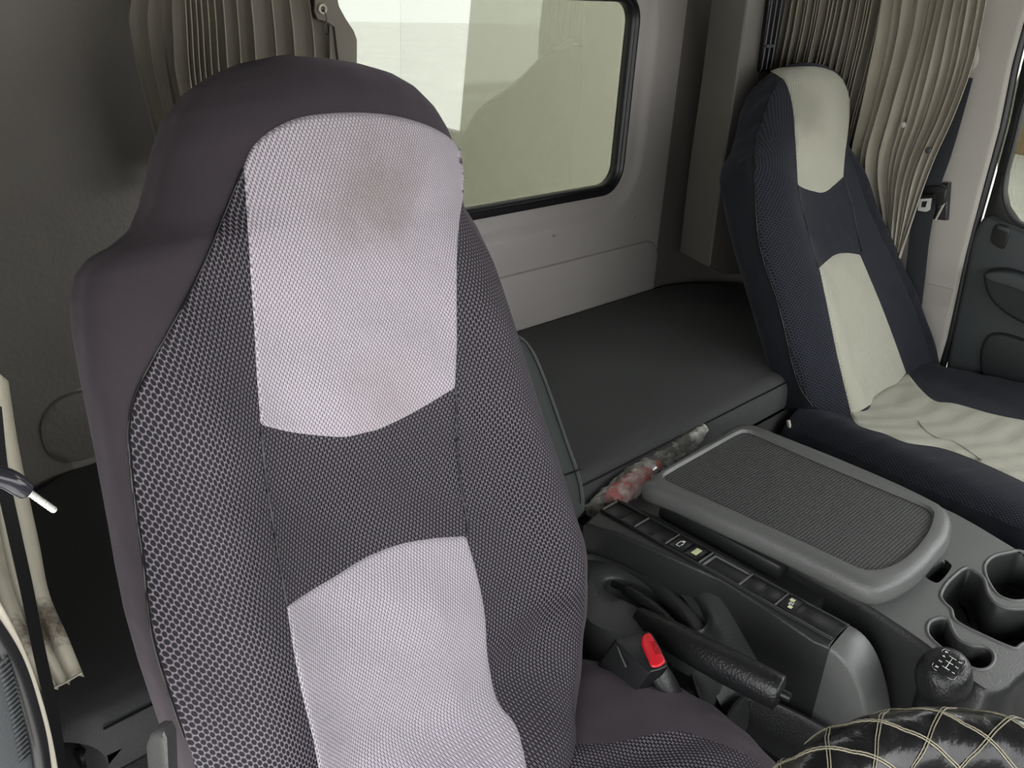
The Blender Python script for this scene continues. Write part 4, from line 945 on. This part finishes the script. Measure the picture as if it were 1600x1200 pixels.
for u_ in (.27, .4, .65, .88):
    pts = []
    L_, R_ = resample(catmull([(1392, -40), (1380, 40), (1364, 110), (1348, 180), (1336, 240), (1340, 285), (1356, 325), (1372, 370), (1388, 420)], 6), 40), resample(catmull([(1553, -40), (1536, 40), (1520, 110), (1494, 185), (1466, 245), (1443, 300), (1425, 350), (1410, 395), (1401, 428)], 6), 40)
    for i in range(40):
        q = L_[i]+(R_[i]-L_[i])*u_; pts.append(atx(q[0], q[1], 2.238))
    tube('hem_seam', pts, .0012, MCURD, cd_, 5)

# driver side curtain, belt and door edge ---------------------------
mst, nt, p = new_mat('stained_curtain'); base = lin((186, 182, 166))
g = nd(nt, 'ShaderNodeNewGeometry'); pos = g.outputs['Position']; c = aty(70, 985, .87)
vm = nd(nt, 'ShaderNodeVectorMath', operation='DISTANCE'); nt.links.new(pos, vm.inputs[0]); vm.inputs[1].default_value = tuple(c)
dd = mth(nt, 'ADD', vm.outputs['Value'], mth(nt, 'MULTIPLY', mth(nt, 'SUBTRACT', noise(nt, 90, 5, rough=.7), .5), .07))
mr = nd(nt, 'ShaderNodeMapRange'); nt.links.new(dd, mr.inputs[0]); mr.inputs[1].default_value = .012; mr.inputs[2].default_value = .042; mr.inputs[3].default_value = .85; mr.inputs[4].default_value = 0
nt.links.new(mixc(nt, mr.outputs[0], base, lin((74, 60, 46))), p.inputs['Base Color']); p.inputs['Roughness'].default_value = .9
nt.links.new(bump(nt, noise(nt, 1200, 2), .0005, .5), p.inputs['Normal'])
dc = thing('driver_side_curtain', 'off-white curtain end with brown stains hanging left of driver seat', 'curtain', aty(80, 1080, .87))
pleated('curtain_end', [(-60, 540), (-50, 700), (-30, 850), (0, 950), (30, 1020), (66, 1083)], [(8, 590), (22, 680), (36, 750), (56, 840), (72, 920), (100, 985), (127, 1051)], lambda x, y: aty(x, y, .88), [0, .35, .62, 1], .008, (0, -1, 0), mst, dc, sharp=.8)
tube('hem', catmull([aty(66, 1083, .868), aty(98, 1068, .868), aty(127, 1051, .868)], 4), .0016, mst, dc, 6)
db = thing('driver_seat_belt', 'black belt strap falling past the stained curtain left of driver seat', 'seat belt', aty(95, 1200, .80))
mid = catmull([aty(-8, 640, .80), aty(3, 740, .80), aty(22, 830, .80), aty(42, 920, .80), aty(62, 1020, .80), aty(82, 1110, .80), aty(96, 1200, .80), aty(104, 1260, .80)], 5)
thick_grid('webbing', [[p+np.array([.0062, 0.002, 0])*q for q in (-1, -.5, 0, .5, 1)] for p in mid], (0, -1, 0), .0015, MBELT if False else MRUB, db)
hd = thing('door_pull', 'glossy dark handle with a short silver cord at left edge', 'handle', aty(0, 760, .62))
P = catmull([aty(-40, 735, .62), aty(-10, 742, .62), aty(15, 750, .62), aty(35, 763, .62), aty(46, 770, .62)], 6)
tube('handle_grip', P, np.interp(np.linspace(0, 1, len(P)), [0, .6, .85, 1], [.009, .0095, .0085, .002]), plastic('glossy_black', (46, 46, 52), .12, 300, 0), hd, 18, flat=.8)
path = [aty(42+44*t, 767+31*t, .62) for t in np.linspace(0, 1, 40)]
tube('silver_cord', path, [.0024+.0005*math.sin(i*2.4) for i in range(40)], MSAT, hd, 8)
de = thing('driver_door_edge', 'grey door edge with ivory sealing strip in lower left corner', 'door edge', aty(20, 1200, .62))
ed = catmull([aty(-20, 930, .64), aty(5, 975, .64), (aty(25, 1015, .64)), aty(45, 1065, .64), aty(62, 1120, .64), aty(76, 1180, .64), aty(86, 1240, .64)], 6)
tube('sealing_strip', ed, .0052, MIVORY, de, 12)
D_ = [(-30, 960), (0, 1005), (18, 1040), (36, 1090), (52, 1150), (62, 1210), (70, 1260), (-60, 1260)]
prism('door_edge_panel', [aty(x, y, .63) for x, y in D_], (0, .06, 0), MDOOR, de, .008, 4)
tube('rubber_seal', catmull([aty(x, y, .632) for x, y in ((-22, 965), (8, 1010), (27, 1048), (44, 1098), (60, 1160), (70, 1230))], 5), .007, MRUB, de, 12)
for k in range(22):
    t = k/21; c_ = aty(4+36*t**.8, 1035+150*t, .624); box('rib', c_, (.010, .003, .0022), MDOORD, de, .0005, rot=Matrix.Rotation(-.5, 3, 'Y'))

# ------------------------------------------------------------------ plastic bag with a red bottle
mb, nt, p = new_mat('crumpled_clear_plastic'); p.inputs['Base Color'].default_value = (.80, .80, .74, 1); p.inputs['Roughness'].default_value = .18
nt.links.new(bump(nt, noise(nt, 55, 5), .012, .9), p.inputs['Normal'])
trn = nd(nt, 'ShaderNodeBsdfTransparent'); mx = nd(nt, 'ShaderNodeMixShader'); q = nd(nt, 'ShaderNodeMapRange'); nt.links.new(noise(nt, 24, 6, rough=.6), q.inputs[0]); q.inputs[1].default_value = .42; q.inputs[2].default_value = .62; q.inputs[3].default_value = .18; q.inputs[4].default_value = .78; nt.links.new(q.outputs[0], mx.inputs[0])
nt.links.new(trn.outputs[0], mx.inputs[1]); nt.links.new(p.outputs[0], mx.inputs[2]); nt.links.new(mx.outputs[0], nt.nodes['Material Output'].inputs['Surface'])
def crumple(path, r, n=40, m=28, amp=.25, seed=0):
    path = resample(catmull(path, 8), n); rr = np.interp(np.linspace(0, 1, n), np.linspace(0, 1, len(r)), r)
    v, f = tube_geo(path, rr, m); r2 = np.random.RandomState(seed); v = np.array(v)
    ph = r2.rand(12, 4)*6.28; fq = r2.rand(12, 3)*160+40
    for i in range(n):
        for k in range(m):
            q = v[i*m+k]; s_ = sum(abs(math.sin(np.dot(q, fq[a])+ph[a, 0]))-.6 for a in range(12))/12
            v[i*m+k] = path[i]+(q-path[i])*(1+amp*s_*3)
    return v, f
ps1 = [atz(918, 800, .690), atz(935, 785, .700), atz(965, 762, .712), atz(1000, 735, .715), atz(1035, 710, .712), atz(1068, 688, .720), atz(1092, 666, .728)]
ps1 = [q+np.array([0, -.012, 0]) for q in ps1]
v, f = crumple(ps1, [.020, .024, .027, .022, .018, .020, .010], amp=.30, seed=3)
bg = tag(mk('plastic_bag', v, f, mb, smooth=True, autos=25), 'crumpled clear plastic bag stuffed between the bunk and the console', 'bag')
rbt = thing('red_bottle', 'red bottle with silver band inside the clear plastic bag', 'bottle', atz(985, 748, .69))
bp = [atz(945, 778, .695), atz(960, 766, .700), atz(985, 748, .706), atz(1005, 735, .710), atz(1020, 722, .712)]; bp = [q+np.array([0, -.012, 0]) for q in bp]
P = resample(catmull(bp, 6), 26)
tube('bottle_body', P, np.interp(np.linspace(0, 1, 26), [0, .08, .55, .75, .85, 1], [.014, .020, .021, .015, .011, .010]), plastic('red_plastic', (225, 28, 32), .25, 300, 0, .05), rbt, 22)
tube('silver_band', [P[18], P[21]], .0150, MCHR, rbt, 20)
# small items on the carpet behind the console
mb_ = thing('seat_rail_bracket', 'small bright metal bracket on the carpet under the bunk edge', 'bracket', atz(1140, 655, .60))
tube('bracket_arm', [atz(1128, 660, .655), atz(1138, 656, .66), atz(1142, 650, .66)], .004, MCHR, mb_, 8)
tube('bracket_pin', [atz(1146, 654, .655), atz(1153, 650, .66)], .0035, MCHR, mb_, 8)
pg_ = thing('carpet_peg', 'pale plastic peg beside the skirt of the passenger seat', 'peg', atz(1234, 672, .63))
tube('peg', catmull([atz(1232, 658, .66), atz(1233, 664, .655), atz(1236, 673, .645)], 4), [.002]+[.005]*7+[.003] if False else .0048, MIVORY, pg_, 10)
tube('peg_base', [atz(1238, 676, .64), atz(1248, 682, .635)], .004, MIVORY, pg_, 8)
mk('carpet_riser', [atz(1205, 625, .70)]*0+[(x, y, z) for x, y, z in ((1.0, .79, .30), (1.9, .79, .30), (1.9, .83, .665), (1.0, .83, .665))], [[0, 1, 2, 3]], MCARP, bd, smooth=False)
# dark lever tube lying under the bunk at the far left
ul = thing('under_bunk_latch', 'black latch tube under the bunk cushion, lower left', 'latch', atz(140, 1175, .62))
tube('latch_tube', catmull([atz(128, 1182, .66), atz(150, 1172, .66), atz(180, 1160, .665)], 4), .010, MSW, ul, 12)
tube('latch_cap', [atz(122, 1186, .66), atz(134, 1179, .66)], .013, MRUB, ul, 12)
